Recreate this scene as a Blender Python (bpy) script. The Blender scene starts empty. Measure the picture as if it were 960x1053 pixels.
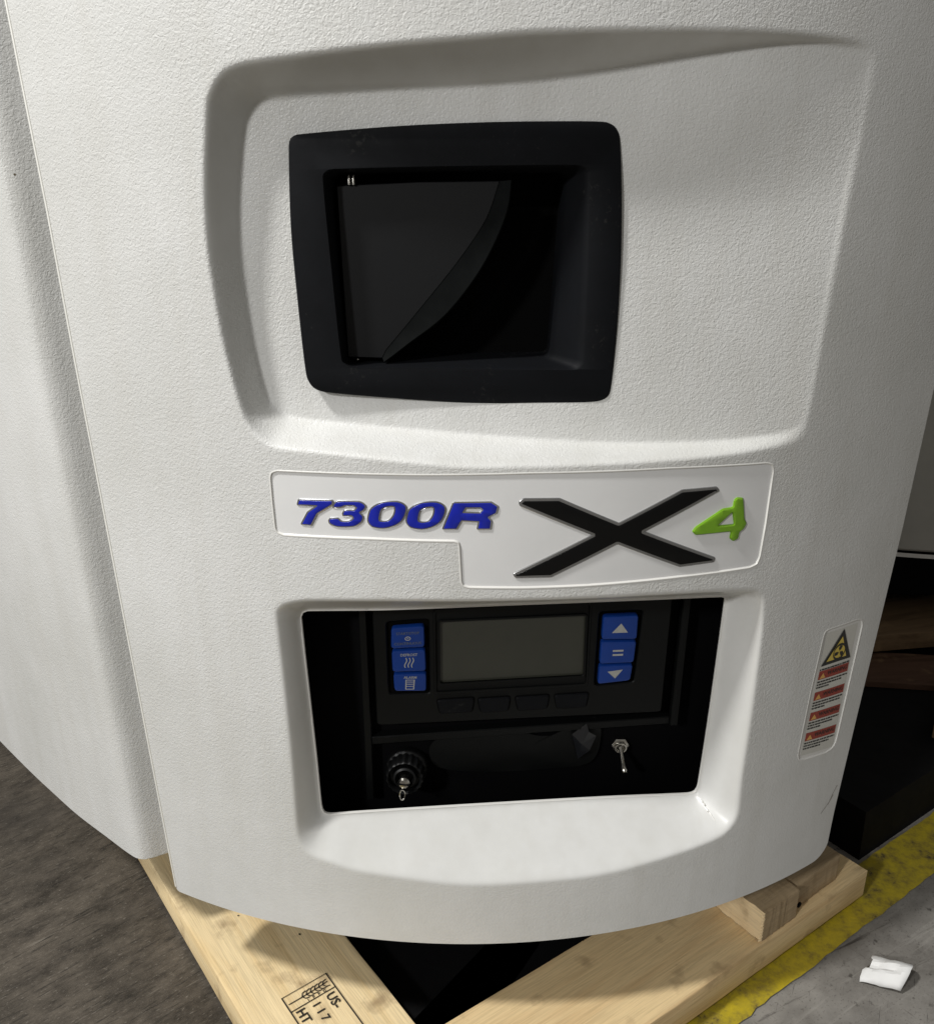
import bpy, bmesh, math, random
import numpy as np
from mathutils import Vector, Matrix
from mathutils.geometry import tessellate_polygon
random.seed(7)
rng = np.random.default_rng(7)
scene = bpy.context.scene
C = scene.collection

# ------------------------------------------------------------------ camera
cam = bpy.data.cameras.new('camera'); co = bpy.data.objects.new('camera', cam); C.objects.link(co)
co.location = (0, 0, .745); co.rotation_euler = (math.radians(70), 0, 0)
cam.sensor_fit = 'HORIZONTAL'; cam.sensor_width = 36; cam.lens = 33.75
cam.clip_start = .02; cam.clip_end = 60
scene.camera = co

# ------------------------------------------------------------------ world, lamps, exposure
w = bpy.data.worlds.new('World'); scene.world = w; w.use_nodes = True
bg = w.node_tree.nodes['Background']
bg.inputs[0].default_value = (1.0, .975, .92, 1); bg.inputs[1].default_value = .215
def lamp(name, loc, target, size, power, col):
    l = bpy.data.lights.new(name, 'AREA'); l.shape = 'DISK'; l.size = size; l.energy = power; l.color = col
    o = bpy.data.objects.new(name, l); C.objects.link(o); o.location = loc
    o.rotation_euler = (Vector(target) - Vector(loc)).to_track_quat('-Z', 'Y').to_euler()
    return o
lamp('ceiling_lamp', (-1.54, -.18, 2.97), (0, .68, .30), .30, 82, (1, .99, .965))
lamp('aisle_lamp', (-2.50, -2.45, 2.40), (0, .68, .35), .34, 84, (1, .995, .985))
vs = scene.view_settings
vs.view_transform = 'Standard'; vs.look = 'None'; vs.exposure = 0; vs.gamma = 1; vs.use_curve_mapping = False
scene.render.engine = 'CYCLES'
scene.cycles.max_bounces = 8

# measured outlines on the unit's surfaces, (x, z) in metres
D = {
  'scoop_out': [(-0.1783, 0.7785), (-0.1741, 0.8035), (-0.1705, 0.8105), (-0.1619, 0.8201), (-0.1485, 0.8249), (-0.11, 0.829), (-0.0492, 0.8346), (0.0, 0.8381), (0.0459, 0.8416), (0.1244, 0.8438), (0.1918, 0.8447), (0.2515, 0.8438), (0.2788, 0.842), (0.2872, 0.8341), (0.2882, 0.803), (0.2819, 0.7443), (0.2769, 0.6568), (0.2762, 0.5847), (0.2731, 0.5692), (0.2634, 0.5608), (0.2414, 0.5577), (0.1868, 0.556), (0.1093, 0.556), (0.0432, 0.556), (0.0, 0.5557), (-0.0432, 0.559), (-0.0977, 0.5633), (-0.1366, 0.5651), (-0.148, 0.5666), (-0.1597, 0.5749), (-0.1672, 0.5865), (-0.1739, 0.6141), (-0.1801, 0.651), (-0.1842, 0.7054), (-0.1828, 0.7443)],
  'scoop_in': [(-0.1579, 0.7772), (-0.1529, 0.7941), (-0.1489, 0.8003), (-0.1409, 0.8058), (-0.1182, 0.808), (-0.0533, 0.8119), (0.0, 0.8142), (0.0531, 0.8185), (0.0995, 0.8253), (0.1494, 0.8336), (0.2002, 0.8403), (0.242, 0.8422), (0.2711, 0.8399), (0.2795, 0.8327), (0.2805, 0.8029), (0.2758, 0.7443), (0.2705, 0.657), (0.2682, 0.5854), (0.2655, 0.5745), (0.2565, 0.5685), (0.2391, 0.5644), (0.1917, 0.5605), (0.114, 0.5608), (0.0453, 0.5653), (0.0, 0.5692), (-0.0453, 0.5727), (-0.1182, 0.5784), (-0.1388, 0.5818), (-0.1499, 0.5884), (-0.154, 0.596), (-0.1585, 0.6164), (-0.162, 0.6474), (-0.1651, 0.6971), (-0.1642, 0.731)],
  'win_out': [(-0.1561, 0.4257), (-0.1531, 0.4313), (-0.1454, 0.4365), (-0.1264, 0.441), (-0.0611, 0.4455), (0.0, 0.4465), (0.0611, 0.4464), (0.1399, 0.444), (0.2015, 0.4397), (0.2275, 0.4363), (0.2436, 0.4326), (0.249, 0.4271), (0.2512, 0.4175), (0.2535, 0.3931), (0.2541, 0.3136), (0.2526, 0.246), (0.2536, 0.2046), (0.25, 0.1914), (0.2379, 0.1809), (0.2105, 0.1761), (0.1744, 0.1713), (0.1232, 0.1655), (0.061, 0.1648), (0.0, 0.1641), (-0.0565, 0.1695), (-0.1021, 0.1732), (-0.1207, 0.178), (-0.1385, 0.1824), (-0.1481, 0.1892), (-0.1528, 0.2002), (-0.1536, 0.215), (-0.153, 0.2861), (-0.1539, 0.3441), (-0.1555, 0.401)],
  'win_in': [(-0.1386, 0.4129), (-0.1367, 0.4173), (-0.1327, 0.4188), (-0.0655, 0.4157), (0.0416, 0.414), (0.1525, 0.4122), (0.2244, 0.4113), (0.2276, 0.4102), (0.2279, 0.403), (0.2252, 0.2955), (0.2218, 0.2126), (0.2196, 0.2049), (0.2131, 0.2022), (0.1292, 0.2056), (0.0, 0.209), (-0.1008, 0.211), (-0.1244, 0.2112), (-0.1304, 0.2139), (-0.1326, 0.2217), (-0.1339, 0.2731)],
  'badge': [(-0.1501, 0.5411), (-0.149, 0.5447), (-0.145, 0.5465), (-0.1023, 0.5472), (-0.0347, 0.5479), (0.0478, 0.5491), (0.1558, 0.5477), (0.237, 0.5443), (0.2426, 0.5424), (0.2442, 0.5374), (0.2433, 0.491), (0.2415, 0.463), (0.2395, 0.4572), (0.2334, 0.4552), (0.1718, 0.4558), (0.0948, 0.4554), (0.0455, 0.4558), (0.0015, 0.4569), (-0.003, 0.4582), (-0.0042, 0.4619), (-0.0056, 0.4912), (-0.0063, 0.4944), (-0.0096, 0.4956), (-0.0746, 0.496), (-0.1434, 0.4946), (-0.1481, 0.4962), (-0.1494, 0.4998), (-0.15, 0.5222)],
  'label': [(0.3221, 0.3697), (0.3231, 0.3734), (0.3268, 0.3747), (0.3612, 0.3738), (0.368, 0.3715), (0.37, 0.3652), (0.3618, 0.2527), (0.3605, 0.2399), (0.3563, 0.2351), (0.349, 0.2339), (0.3219, 0.2376), (0.3152, 0.2397), (0.313, 0.2466), (0.317, 0.315)],
  'sticker': [(0.3253, 0.3707), (0.3634, 0.3695), (0.3572, 0.2369), (0.3164, 0.2431)],
  'g7': [(-0.1286, 0.5247), (-0.1023, 0.5256), (-0.1023, 0.5226), (-0.1149, 0.5143), (-0.1203, 0.5043), (-0.1279, 0.5047), (-0.1222, 0.5149), (-0.1145, 0.5207), (-0.13, 0.5205)],
  'g3': [(-0.1012, 0.5226), (-0.0979, 0.5251), (-0.0817, 0.5255), (-0.0771, 0.5227), (-0.0783, 0.5193), (-0.0817, 0.5169), (-0.0793, 0.5139), (-0.0805, 0.5097), (-0.0865, 0.5056), (-0.0996, 0.5047), (-0.1054, 0.5072), (-0.1048, 0.5107), (-0.0986, 0.5111), (-0.0965, 0.5091), (-0.0896, 0.5097), (-0.0866, 0.5119), (-0.0879, 0.5141), (-0.0944, 0.5141), (-0.0928, 0.518), (-0.0859, 0.5185), (-0.0837, 0.5207), (-0.0854, 0.5223), (-0.0929, 0.5221), (-0.0954, 0.5207), (-0.1017, 0.5205)],
  'g0a': [(-0.075, 0.5137), (-0.0726, 0.5202), (-0.0647, 0.5254), (-0.0523, 0.5265), (-0.0462, 0.523), (-0.0475, 0.5151), (-0.0526, 0.5089), (-0.0627, 0.5051), (-0.072, 0.5059), (-0.0751, 0.5096)],
  'g0ah': [(-0.0669, 0.5126), (-0.0649, 0.5198), (-0.06, 0.5226), (-0.0547, 0.5224), (-0.0552, 0.5164), (-0.0589, 0.5117), (-0.0643, 0.5104), (-0.0667, 0.5109)],
  'g0b': [(-0.0455, 0.514), (-0.0431, 0.5208), (-0.0352, 0.5258), (-0.0229, 0.5268), (-0.0168, 0.5231), (-0.0178, 0.5152), (-0.0231, 0.5088), (-0.0331, 0.5052), (-0.0425, 0.5063), (-0.0456, 0.51)],
  'g0bh': [(-0.0371, 0.5127), (-0.0353, 0.5199), (-0.0307, 0.5226), (-0.0251, 0.5225), (-0.0255, 0.5163), (-0.0291, 0.5117), (-0.0345, 0.5105), (-0.0367, 0.5112)],
  'gR': [(-0.0182, 0.5054), (-0.0101, 0.5265), (0.0182, 0.5268), (0.0232, 0.5234), (0.022, 0.5182), (0.0159, 0.5149), (0.0185, 0.5118), (0.0177, 0.5054), (0.008, 0.5055), (0.0092, 0.5115), (-0.0041, 0.5123), (-0.008, 0.5055)],
  'gRh': [(-0.0032, 0.5187), (-0.0009, 0.5226), (0.0103, 0.5226), (0.0121, 0.5209), (0.0097, 0.5183)],
  'X': [(0.0395, 0.5264), (0.0425, 0.5289), (0.0696, 0.5283), (0.117, 0.5056), (0.1664, 0.5291), (0.1949, 0.5289), (0.1972, 0.5261), (0.1366, 0.4977), (0.1996, 0.4684), (0.1992, 0.4655), (0.1698, 0.465), (0.1166, 0.4896), (0.0652, 0.4644), (0.0379, 0.4648), (0.0363, 0.4675), (0.0977, 0.4977), (0.0404, 0.5241)],
  'four': [(0.2113, 0.5165), (0.214, 0.5188), (0.2199, 0.5176), (0.2232, 0.4992), (0.2257, 0.4952), (0.2237, 0.4905), (0.2197, 0.4879), (0.2195, 0.4825), (0.2147, 0.4807), (0.211, 0.4839), (0.2116, 0.4897), (0.181, 0.4903), (0.1775, 0.4938), (0.1803, 0.4976), (0.2025, 0.5106), (0.2112, 0.5108)],
  'fourh': [(0.2003, 0.4967), (0.2112, 0.506), (0.2136, 0.496)],
  'bezel': [(-0.1234, 0.776), (-0.1217, 0.781), (-0.1169, 0.7834), (-0.0537, 0.7885), (0.0, 0.791), (0.0471, 0.792), (0.0943, 0.7918), (0.1026, 0.7887), (0.1064, 0.7813), (0.11, 0.7443), (0.1122, 0.6976), (0.1122, 0.6484), (0.1102, 0.6057), (0.1077, 0.5981), (0.0988, 0.5944), (0.0599, 0.5931), (0.0, 0.5941), (-0.0595, 0.5983), (-0.1074, 0.603), (-0.1167, 0.6068), (-0.1213, 0.6165), (-0.1245, 0.6774), (-0.1256, 0.7247)],
  'bez_in': [(-0.1003, 0.7559), (-0.0974, 0.7597), (-0.0919, 0.7609), (-0.0068, 0.7629), (0.0752, 0.7636), (0.0815, 0.7623), (0.0851, 0.7585), (0.0869, 0.6908), (0.0869, 0.6266), (0.0841, 0.6215), (0.0775, 0.62), (-0.0074, 0.6212), (-0.0822, 0.6222), (-0.0894, 0.6237), (-0.0936, 0.6281), (-0.0979, 0.6979)],
  'bez_in2': [(-0.0951, 0.7542), (-0.0928, 0.7568), (-0.09, 0.7575), (-0.007, 0.7595), (0.0664, 0.7595), (0.07, 0.7582), (0.0708, 0.7549), (0.0682, 0.6892), (0.065, 0.6292), (0.0636, 0.6254), (0.0591, 0.6239), (-0.0076, 0.6235), (-0.0845, 0.623), (-0.0882, 0.6238), (-0.0903, 0.6268), (-0.0944, 0.6965)],
  'flap': [(-0.0934, 0.7502), (-0.0349, 0.7528), (0.0315, 0.7541), (0.029, 0.7343), (0.0179, 0.7073), (0.0029, 0.6829), (-0.0184, 0.658), (-0.0445, 0.6384), (-0.0581, 0.6281), (-0.0634, 0.6244), (-0.0908, 0.6275), (-0.0922, 0.6901)],
  'flap_in': [(0.0142, 0.7276), (-0.0072, 0.6969), (-0.0366, 0.6617), (-0.0655, 0.6281)],
  'pin': [(-0.0842, 0.7554)],
  'film': [(-0.035, 0.2518), (-0.0092, 0.267), (0.037, 0.2676), (0.0701, 0.254), (0.1126, 0.2571), (0.1234, 0.2716), (0.1302, 0.2513), (0.1212, 0.2196), (0.076, 0.2156), (0.0188, 0.2173), (-0.028, 0.227)],
}

# ------------------------------------------------------------------ materials
def mat(name, col, rough=.5, metal=0, var=.0, vscale=8, bump=0, bscale=300, bdist=.0004, spec=.5, col2=None, coat=0, detail=4, specks=0):
    m = bpy.data.materials.new(name); m.use_nodes = True
    nt = m.node_tree; N = nt.nodes; L = nt.links
    b = N['Principled BSDF']
    b.inputs['Base Color'].default_value = (*col, 1); b.inputs['Roughness'].default_value = rough
    b.inputs['Metallic'].default_value = metal; b.inputs['Specular IOR Level'].default_value = spec
    b.inputs['Coat Weight'].default_value = coat; b.inputs['Coat Roughness'].default_value = .12
    tc = N.new('ShaderNodeTexCoord')
    if var or col2:
        n = N.new('ShaderNodeTexNoise'); n.inputs['Scale'].default_value = vscale; n.inputs['Detail'].default_value = detail
        n.inputs['Roughness'].default_value = .65
        L.new(tc.outputs['Object'], n.inputs['Vector'])
        r = N.new('ShaderNodeMapRange'); r.inputs[1].default_value = .3; r.inputs[2].default_value = .7
        L.new(n.outputs[0], r.inputs[0])
        mx = N.new('ShaderNodeMix'); mx.data_type = 'RGBA'
        c2 = col2 or tuple(c * (1 - var) for c in col)
        mx.inputs[6].default_value = (*c2, 1); mx.inputs[7].default_value = (*col, 1)
        L.new(r.outputs[0], mx.inputs[0]); L.new(mx.outputs[2], b.inputs['Base Color'])
        r2 = N.new('ShaderNodeMapRange'); r2.inputs[3].default_value = min(1, rough * 1.15); r2.inputs[4].default_value = rough * .85
        L.new(n.outputs[0], r2.inputs[0]); L.new(r2.outputs[0], b.inputs['Roughness'])
    if specks:      # dust and small scuffs
        n = N.new('ShaderNodeTexNoise'); n.inputs['Scale'].default_value = 260; n.inputs['Detail'].default_value = 4; n.inputs['Roughness'].default_value = .7
        L.new(tc.outputs['Object'], n.inputs['Vector'])
        n2 = N.new('ShaderNodeTexNoise'); n2.inputs['Scale'].default_value = 18; L.new(tc.outputs['Object'], n2.inputs['Vector'])
        ad = N.new('ShaderNodeMath'); ad.operation = 'MULTIPLY'; L.new(n.outputs[0], ad.inputs[0]); L.new(n2.outputs[0], ad.inputs[1])
        r = N.new('ShaderNodeMapRange'); r.inputs[1].default_value = .35; r.inputs[2].default_value = .43; L.new(ad.outputs[0], r.inputs[0])
        mx2 = N.new('ShaderNodeMix'); mx2.data_type = 'RGBA'; mx2.inputs[7].default_value = (specks, specks, specks, 1)
        L.new(mx.outputs[2], mx2.inputs[6]); L.new(r.outputs[0], mx2.inputs[0]); L.new(mx2.outputs[2], b.inputs['Base Color'])
    if bump:
        n = N.new('ShaderNodeTexNoise'); n.inputs['Scale'].default_value = bscale; n.inputs['Detail'].default_value = 2
        L.new(tc.outputs['Object'], n.inputs['Vector'])
        bp = N.new('ShaderNodeBump'); bp.inputs['Strength'].default_value = bump; bp.inputs['Distance'].default_value = bdist
        L.new(n.outputs[0], bp.inputs['Height']); L.new(bp.outputs[0], b.inputs['Normal'])
    return m

def grain_plastic(name, smooth_attr=False):
    """moulded off-white plastic with a leather grain, faint smudges and specks"""
    m = bpy.data.materials.new(name); m.use_nodes = True
    nt = m.node_tree; N = nt.nodes; L = nt.links; b = N['Principled BSDF']
    tc = N.new('ShaderNodeTexCoord')
    b.inputs['Specular IOR Level'].default_value = .35
    n1 = N.new('ShaderNodeTexNoise'); n1.inputs['Scale'].default_value = 5; n1.inputs['Detail'].default_value = 6; n1.inputs['Roughness'].default_value = .7
    L.new(tc.outputs['Object'], n1.inputs['Vector'])
    cr = N.new('ShaderNodeValToRGB'); e = cr.color_ramp.elements
    e[0].position = .32; e[0].color = (.605, .605, .582, 1); e[1].position = .62; e[1].color = (.69, .69, .675, 1)
    L.new(n1.outputs[0], cr.inputs[0])
    # dust specks
    v = N.new('ShaderNodeTexVoronoi'); v.inputs['Scale'].default_value = 28
    L.new(tc.outputs['Object'], v.inputs['Vector'])
    lt = N.new('ShaderNodeMath'); lt.operation = 'LESS_THAN'; lt.inputs[1].default_value = .028
    L.new(v.outputs['Distance'], lt.inputs[0])
    sp = N.new('ShaderNodeSeparateColor'); L.new(v.outputs['Color'], sp.inputs[0])
    g = N.new('ShaderNodeMath'); g.operation = 'GREATER_THAN'; g.inputs[1].default_value = .955; L.new(sp.outputs[0], g.inputs[0])
    ml = N.new('ShaderNodeMath'); ml.operation = 'MULTIPLY'; L.new(lt.outputs[0], ml.inputs[0]); L.new(g.outputs[0], ml.inputs[1])
    # faint vertical wipe marks
    mp = N.new('ShaderNodeMapping'); mp.inputs['Scale'].default_value = (60, 60, 5); L.new(tc.outputs['Object'], mp.inputs[0])
    ns = N.new('ShaderNodeTexNoise'); ns.inputs['Scale'].default_value = 1; ns.inputs['Detail'].default_value = 3; L.new(mp.outputs[0], ns.inputs['Vector'])
    rs = N.new('ShaderNodeMapRange'); rs.inputs[1].default_value = .45; rs.inputs[2].default_value = .8; rs.inputs[3].default_value = 0; rs.inputs[4].default_value = .38
    L.new(ns.outputs[0], rs.inputs[0])
    m0 = N.new('ShaderNodeMix'); m0.data_type = 'RGBA'; m0.inputs[7].default_value = (.58, .57, .535, 1)
    L.new(cr.outputs[0], m0.inputs[6]); L.new(rs.outputs[0], m0.inputs[0])
    m1 = N.new('ShaderNodeMix'); m1.data_type = 'RGBA'; m1.inputs[7].default_value = (.12, .1, .07, 1)
    L.new(m0.outputs[2], m1.inputs[6]); L.new(ml.outputs[0], m1.inputs[0])
    L.new(m1.outputs[2], b.inputs['Base Color'])
    b.inputs['Roughness'].default_value = .38
    # grain: worm-like wrinkles from distorted noise
    ng = N.new('ShaderNodeTexNoise'); ng.inputs['Scale'].default_value = 440; ng.inputs['Detail'].default_value = 1.0
    ng.inputs['Distortion'].default_value = .9; L.new(tc.outputs['Object'], ng.inputs['Vector'])
    bp = N.new('ShaderNodeBump'); bp.inputs['Distance'].default_value = .0010
    L.new(ng.outputs[0], bp.inputs['Height'])
    if smooth_attr:
        at = N.new('ShaderNodeAttribute'); at.attribute_name = 'grain'
        L.new(at.outputs['Fac'], bp.inputs['Strength'])
        rr = N.new('ShaderNodeMapRange'); rr.inputs[3].default_value = .30; rr.inputs[4].default_value = .50
        L.new(at.outputs['Fac'], rr.inputs[0]); L.new(rr.outputs[0], b.inputs['Roughness'])
    else:
        bp.inputs['Strength'].default_value = .42
    nl = N.new('ShaderNodeTexNoise'); nl.inputs['Scale'].default_value = 22; nl.inputs['Detail'].default_value = 2
    L.new(tc.outputs['Object'], nl.inputs['Vector'])
    b2 = N.new('ShaderNodeBump'); b2.inputs['Strength'].default_value = .12; b2.inputs['Distance'].default_value = .002
    L.new(nl.outputs[0], b2.inputs['Height']); L.new(b2.outputs[0], bp.inputs['Normal'])
    L.new(bp.outputs[0], b.inputs['Normal'])
    return m

def wood(name, ang, c1=(.60, .42, .22), c2=(.44, .28, .13), dark=1.0):
    """sawn softwood, grain running along direction ang (radians, in plan)"""
    m = bpy.data.materials.new(name); m.use_nodes = True
    nt = m.node_tree; N = nt.nodes; L = nt.links; b = N['Principled BSDF']
    tc = N.new('ShaderNodeTexCoord')
    mp = N.new('ShaderNodeMapping'); mp.vector_type = 'TEXTURE'; mp.inputs['Rotation'].default_value = (0, 0, ang)
    L.new(tc.outputs['Object'], mp.inputs[0])
    sc = N.new('ShaderNodeMapping'); sc.inputs['Scale'].default_value = (6, 60, 60); L.new(mp.outputs[0], sc.inputs[0])
    n = N.new('ShaderNodeTexNoise'); n.inputs['Scale'].default_value = 1; n.inputs['Detail'].default_value = 5; n.inputs['Distortion'].default_value = .5
    L.new(sc.outputs[0], n.inputs['Vector'])
    sc2 = N.new('ShaderNodeMapping'); sc2.inputs['Scale'].default_value = (25, 700, 700); L.new(mp.outputs[0], sc2.inputs[0])
    n2 = N.new('ShaderNodeTexNoise'); n2.inputs['Scale'].default_value = 1; n2.inputs['Detail'].default_value = 3
    L.new(sc2.outputs[0], n2.inputs['Vector'])
    cr = N.new('ShaderNodeValToRGB'); e = cr.color_ramp.elements
    e[0].position = .3; e[0].color = (*[c * dark for c in c2], 1); e[1].position = .68; e[1].color = (*[c * dark for c in c1], 1)
    mid = e.new(.5); mid.color = (*[(a * .8 + q * .2) * dark for a, q in zip(c1, c2)], 1)
    L.new(n.outputs[0], cr.inputs[0])
    mx = N.new('ShaderNodeMix'); mx.data_type = 'RGBA'; mx.blend_type = 'MULTIPLY'
    r = N.new('ShaderNodeMapRange'); r.inputs[1].default_value = .35; r.inputs[2].default_value = .6; r.inputs[3].default_value = .84; r.inputs[4].default_value = 1
    L.new(n2.outputs[0], r.inputs[0]); mx.inputs[0].default_value = 1
    L.new(cr.outputs[0], mx.inputs[6]); L.new(r.outputs[0], mx.inputs[7])
    n3 = N.new('ShaderNodeTexNoise'); n3.inputs['Scale'].default_value = 30; n3.inputs['Detail'].default_value = 5; L.new(tc.outputs['Object'], n3.inputs['Vector'])
    r3 = N.new('ShaderNodeMapRange'); r3.inputs[1].default_value = .58; r3.inputs[2].default_value = .75; r3.inputs[3].default_value = 0; r3.inputs[4].default_value = .7
    L.new(n3.outputs[0], r3.inputs[0])
    m3 = N.new('ShaderNodeMix'); m3.data_type = 'RGBA'; m3.inputs[7].default_value = (.26 * dark, .17 * dark, .09 * dark, 1)
    L.new(r3.outputs[0], m3.inputs[0]); L.new(mx.outputs[2], m3.inputs[6])
    L.new(m3.outputs[2], b.inputs['Base Color'])
    b.inputs['Roughness'].default_value = .7; b.inputs['Specular IOR Level'].default_value = .25
    bp = N.new('ShaderNodeBump'); bp.inputs['Strength'].default_value = .6; bp.inputs['Distance'].default_value = .0006
    L.new(n2.outputs[0], bp.inputs['Height']); L.new(bp.outputs[0], b.inputs['Normal'])
    return m

M = {}
M['white_door'] = grain_plastic('white_grained_plastic', True)
M['white_cover'] = grain_plastic('white_cover_plastic')
M['white_smooth'] = mat('white_smooth_plastic', (.74, .73, .70), .3, var=.05, bump=.15, bscale=500)
M['white_bead'] = mat('white_edge_highlight', (.86, .85, .80), .35, var=.06, vscale=60)
M['badge_white'] = mat('badge_face', (.78, .78, .775), .22, var=.06, vscale=14, bump=.05, bscale=120)
M['black'] = mat('black_plastic', (.0040, .0046, .0062), .65, spec=.15, specks=.016, var=.35, vscale=40, bump=.25, bscale=900, bdist=.0002)
M['black_matte'] = mat('black_matte', (.0025, .0025, .003), .8, spec=.08, var=.2)
M['void'] = mat('black_inside', (.003, .003, .003), .9, spec=.05, var=.1)
M['flap_black'] = mat('gauge_plate_black', (.006, .0065, .0075), .5, spec=.3, var=.3, vscale=60, bump=.1, bscale=600)
M['flap_edge'] = mat('gauge_plate_edge', (.0025, .0032, .0032), .8, spec=.1, var=.2, vscale=60)
M['module_black'] = mat('module_plastic', (.0035, .004, .004), .5, spec=.22, var=.2, bump=.2, bscale=1200, bdist=.0002)
M['lcd'] = mat('unlit_lcd_glass', (.045, .046, .036), .22, var=.12, vscale=25)
M['blue_btn'] = mat('blue_rubber', (.006, .042, .25), .35, spec=.45, var=.12, vscale=60)
M['icon'] = mat('grey_white_print', (.42, .42, .40), .5, var=.15, vscale=300)
M['icon_dim'] = mat('worn_print', (.13, .15, .18), .5, var=.4, vscale=500)
M['blue_letter'] = mat('blue_enamel', (.010, .020, .36), .25, var=.1, vscale=60)
M['green_letter'] = mat('green_enamel', (.20, .42, .02), .25, var=.15, vscale=60, coat=.3)
M['black_letter'] = mat('black_enamel', (.004, .004, .004), .3, var=.3, spec=.25)
M['chrome'] = mat('chrome_rim', (.66, .67, .69), .22, 1, var=.1, vscale=80)
M['dark_chrome'] = mat('dark_chrome_rim', (.36, .36, .36), .25, .8, var=.1, vscale=80)
M['steel'] = mat('plated_steel', (.62, .60, .55), .25, 1, var=.3, vscale=300)
M['sticker'] = mat('sticker_white', (.62, .61, .56), .45, var=.06, vscale=40)
M['sticker_red'] = mat('sticker_red', (.36, .055, .035), .5, var=.3, vscale=400)
M['sticker_yellow'] = mat('sticker_yellow', (.68, .52, .10), .5, var=.1, vscale=200)
M['ink'] = mat('black_ink', (.03, .03, .028), .6, var=.3, vscale=300)
M['ink_orange'] = mat('orange_ink', (.75, .42, .12), .6, var=.1)
M['stamp_ink'] = mat('stamp_ink', (.035, .028, .02), .8, var=.6, vscale=350)
M['paper'] = mat('paper', (.78, .78, .77), .9, spec=.15, var=.04, vscale=60, bump=.2, bscale=150, bdist=.0006)
M['knob'] = mat('knob_black', (.0035, .0037, .004), .45, spec=.3, var=.3, vscale=80)
M['film'] = mat('torn_plastic_film', (.013, .014, .017), .32, var=.5, vscale=50)

# ------------------------------------------------------------------ helpers
def link(o, parent=None):
    C.objects.link(o)
    if parent is not None: o.parent = parent
    return o
def mesh_obj(name, V, F, mats, parent=None, mi=None, smooth=True, angle=35):
    me = bpy.data.meshes.new(name)
    me.from_pydata([tuple(v) for v in V], [], F)
    if not isinstance(mats, (list, tuple)): mats = [mats]
    for m in mats: me.materials.append(m)
    if mi is not None: me.polygons.foreach_set('material_index', mi)
    bm = bmesh.new(); bm.from_mesh(me)
    bmesh.ops.recalc_face_normals(bm, faces=bm.faces); bm.to_mesh(me); bm.free()
    if smooth:
        me.shade_smooth(); me.set_sharp_from_angle(angle=math.radians(angle))
    me.update()
    return link(bpy.data.objects.new(name, me), parent)
def empty(name, loc, label, cat, group=None):
    o = bpy.data.objects.new(name, None); link(o); o.location = loc
    o.empty_display_size = .05
    tag(o, label, cat, group); return o
def tag(o, label, cat, group=None, kind=None):
    if label: o['label'] = label
    if cat: o['category'] = cat
    if group: o['group'] = group
    if kind: o['kind'] = kind

class MB:
    """collects shapes, several materials, one mesh"""
    def __init__(s): s.V = []; s.F = []; s.I = []; s.mats = []
    def mi(s, m):
        if m not in s.mats: s.mats.append(m)
        return s.mats.index(m)
    def add(s, V, F, m):
        k = len(s.V); i = s.mi(m); s.V += [tuple(v) for v in V]
        for f in F: s.F.append([k + q for q in f]); s.I.append(i)
    def build(s, name, parent=None, angle=35): return mesh_obj(name, s.V, s.F, s.mats, parent, s.I, True, angle)

def catmull(P, step=.0015, closed=True):
    P = [np.array(p, float) for p in P]; n = len(P); out = []
    for i in range(n if closed else n - 1):
        g = lambda k: P[k % n] if closed else P[max(0, min(n - 1, k))]
        a, b, c, d = g(i - 1), g(i), g(i + 1), g(i + 2)
        m = max(1, int(np.linalg.norm(c - b) / step))
        # centripetal-like damping: limit tangents by segment length
        L = np.linalg.norm(c - b); t1 = (c - a) / 2; t2 = (d - b) / 2
        for t in (t1, t2):
            q = np.linalg.norm(t)
            if q > L: t *= L / q
        for j in range(m):
            s = j / m
            out.append((2*s**3-3*s*s+1)*b + (s**3-2*s*s+s)*t1 + (-2*s**3+3*s*s)*c + (s**3-s*s)*t2)
    if not closed: out.append(P[-1])
    return np.array(out)
def roundpoly(P, r, n=3):
    P = [np.array(p, float) for p in P]; out = []
    for i in range(len(P)):
        a, b, c = P[i-1], P[i], P[(i+1) % len(P)]
        u, v = a - b, c - b; lu, lv = np.linalg.norm(u), np.linalg.norm(v)
        k = min(r, lu * .45, lv * .45); p, q = b + u / lu * k, b + v / lv * k
        for j in range(n + 1):
            s = j / n; out.append((1-s)**2 * p + 2*s*(1-s) * b + s*s * q)
    return np.array(out)
def area2(P):
    x, y = P[:, 0], P[:, 1]; return .5 * np.sum(x * np.roll(y, -1) - np.roll(x, -1) * y)
def inset(P, d):
    """P counter-clockwise; d>0 moves inward"""
    e = np.roll(P, -1, 0) - P; e /= (np.linalg.norm(e, axis=1)[:, None] + 1e-12)
    n = np.stack([-e[:, 1], e[:, 0]], 1); m = n + np.roll(n, 1, 0)
    l = np.sum(m * m, 1)[:, None]; m = 2 * m / np.maximum(l, .6)
    return P + m * d
def ccw(P):
    P = np.array(P, float); return P if area2(P) > 0 else P[::-1].copy()
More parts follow.
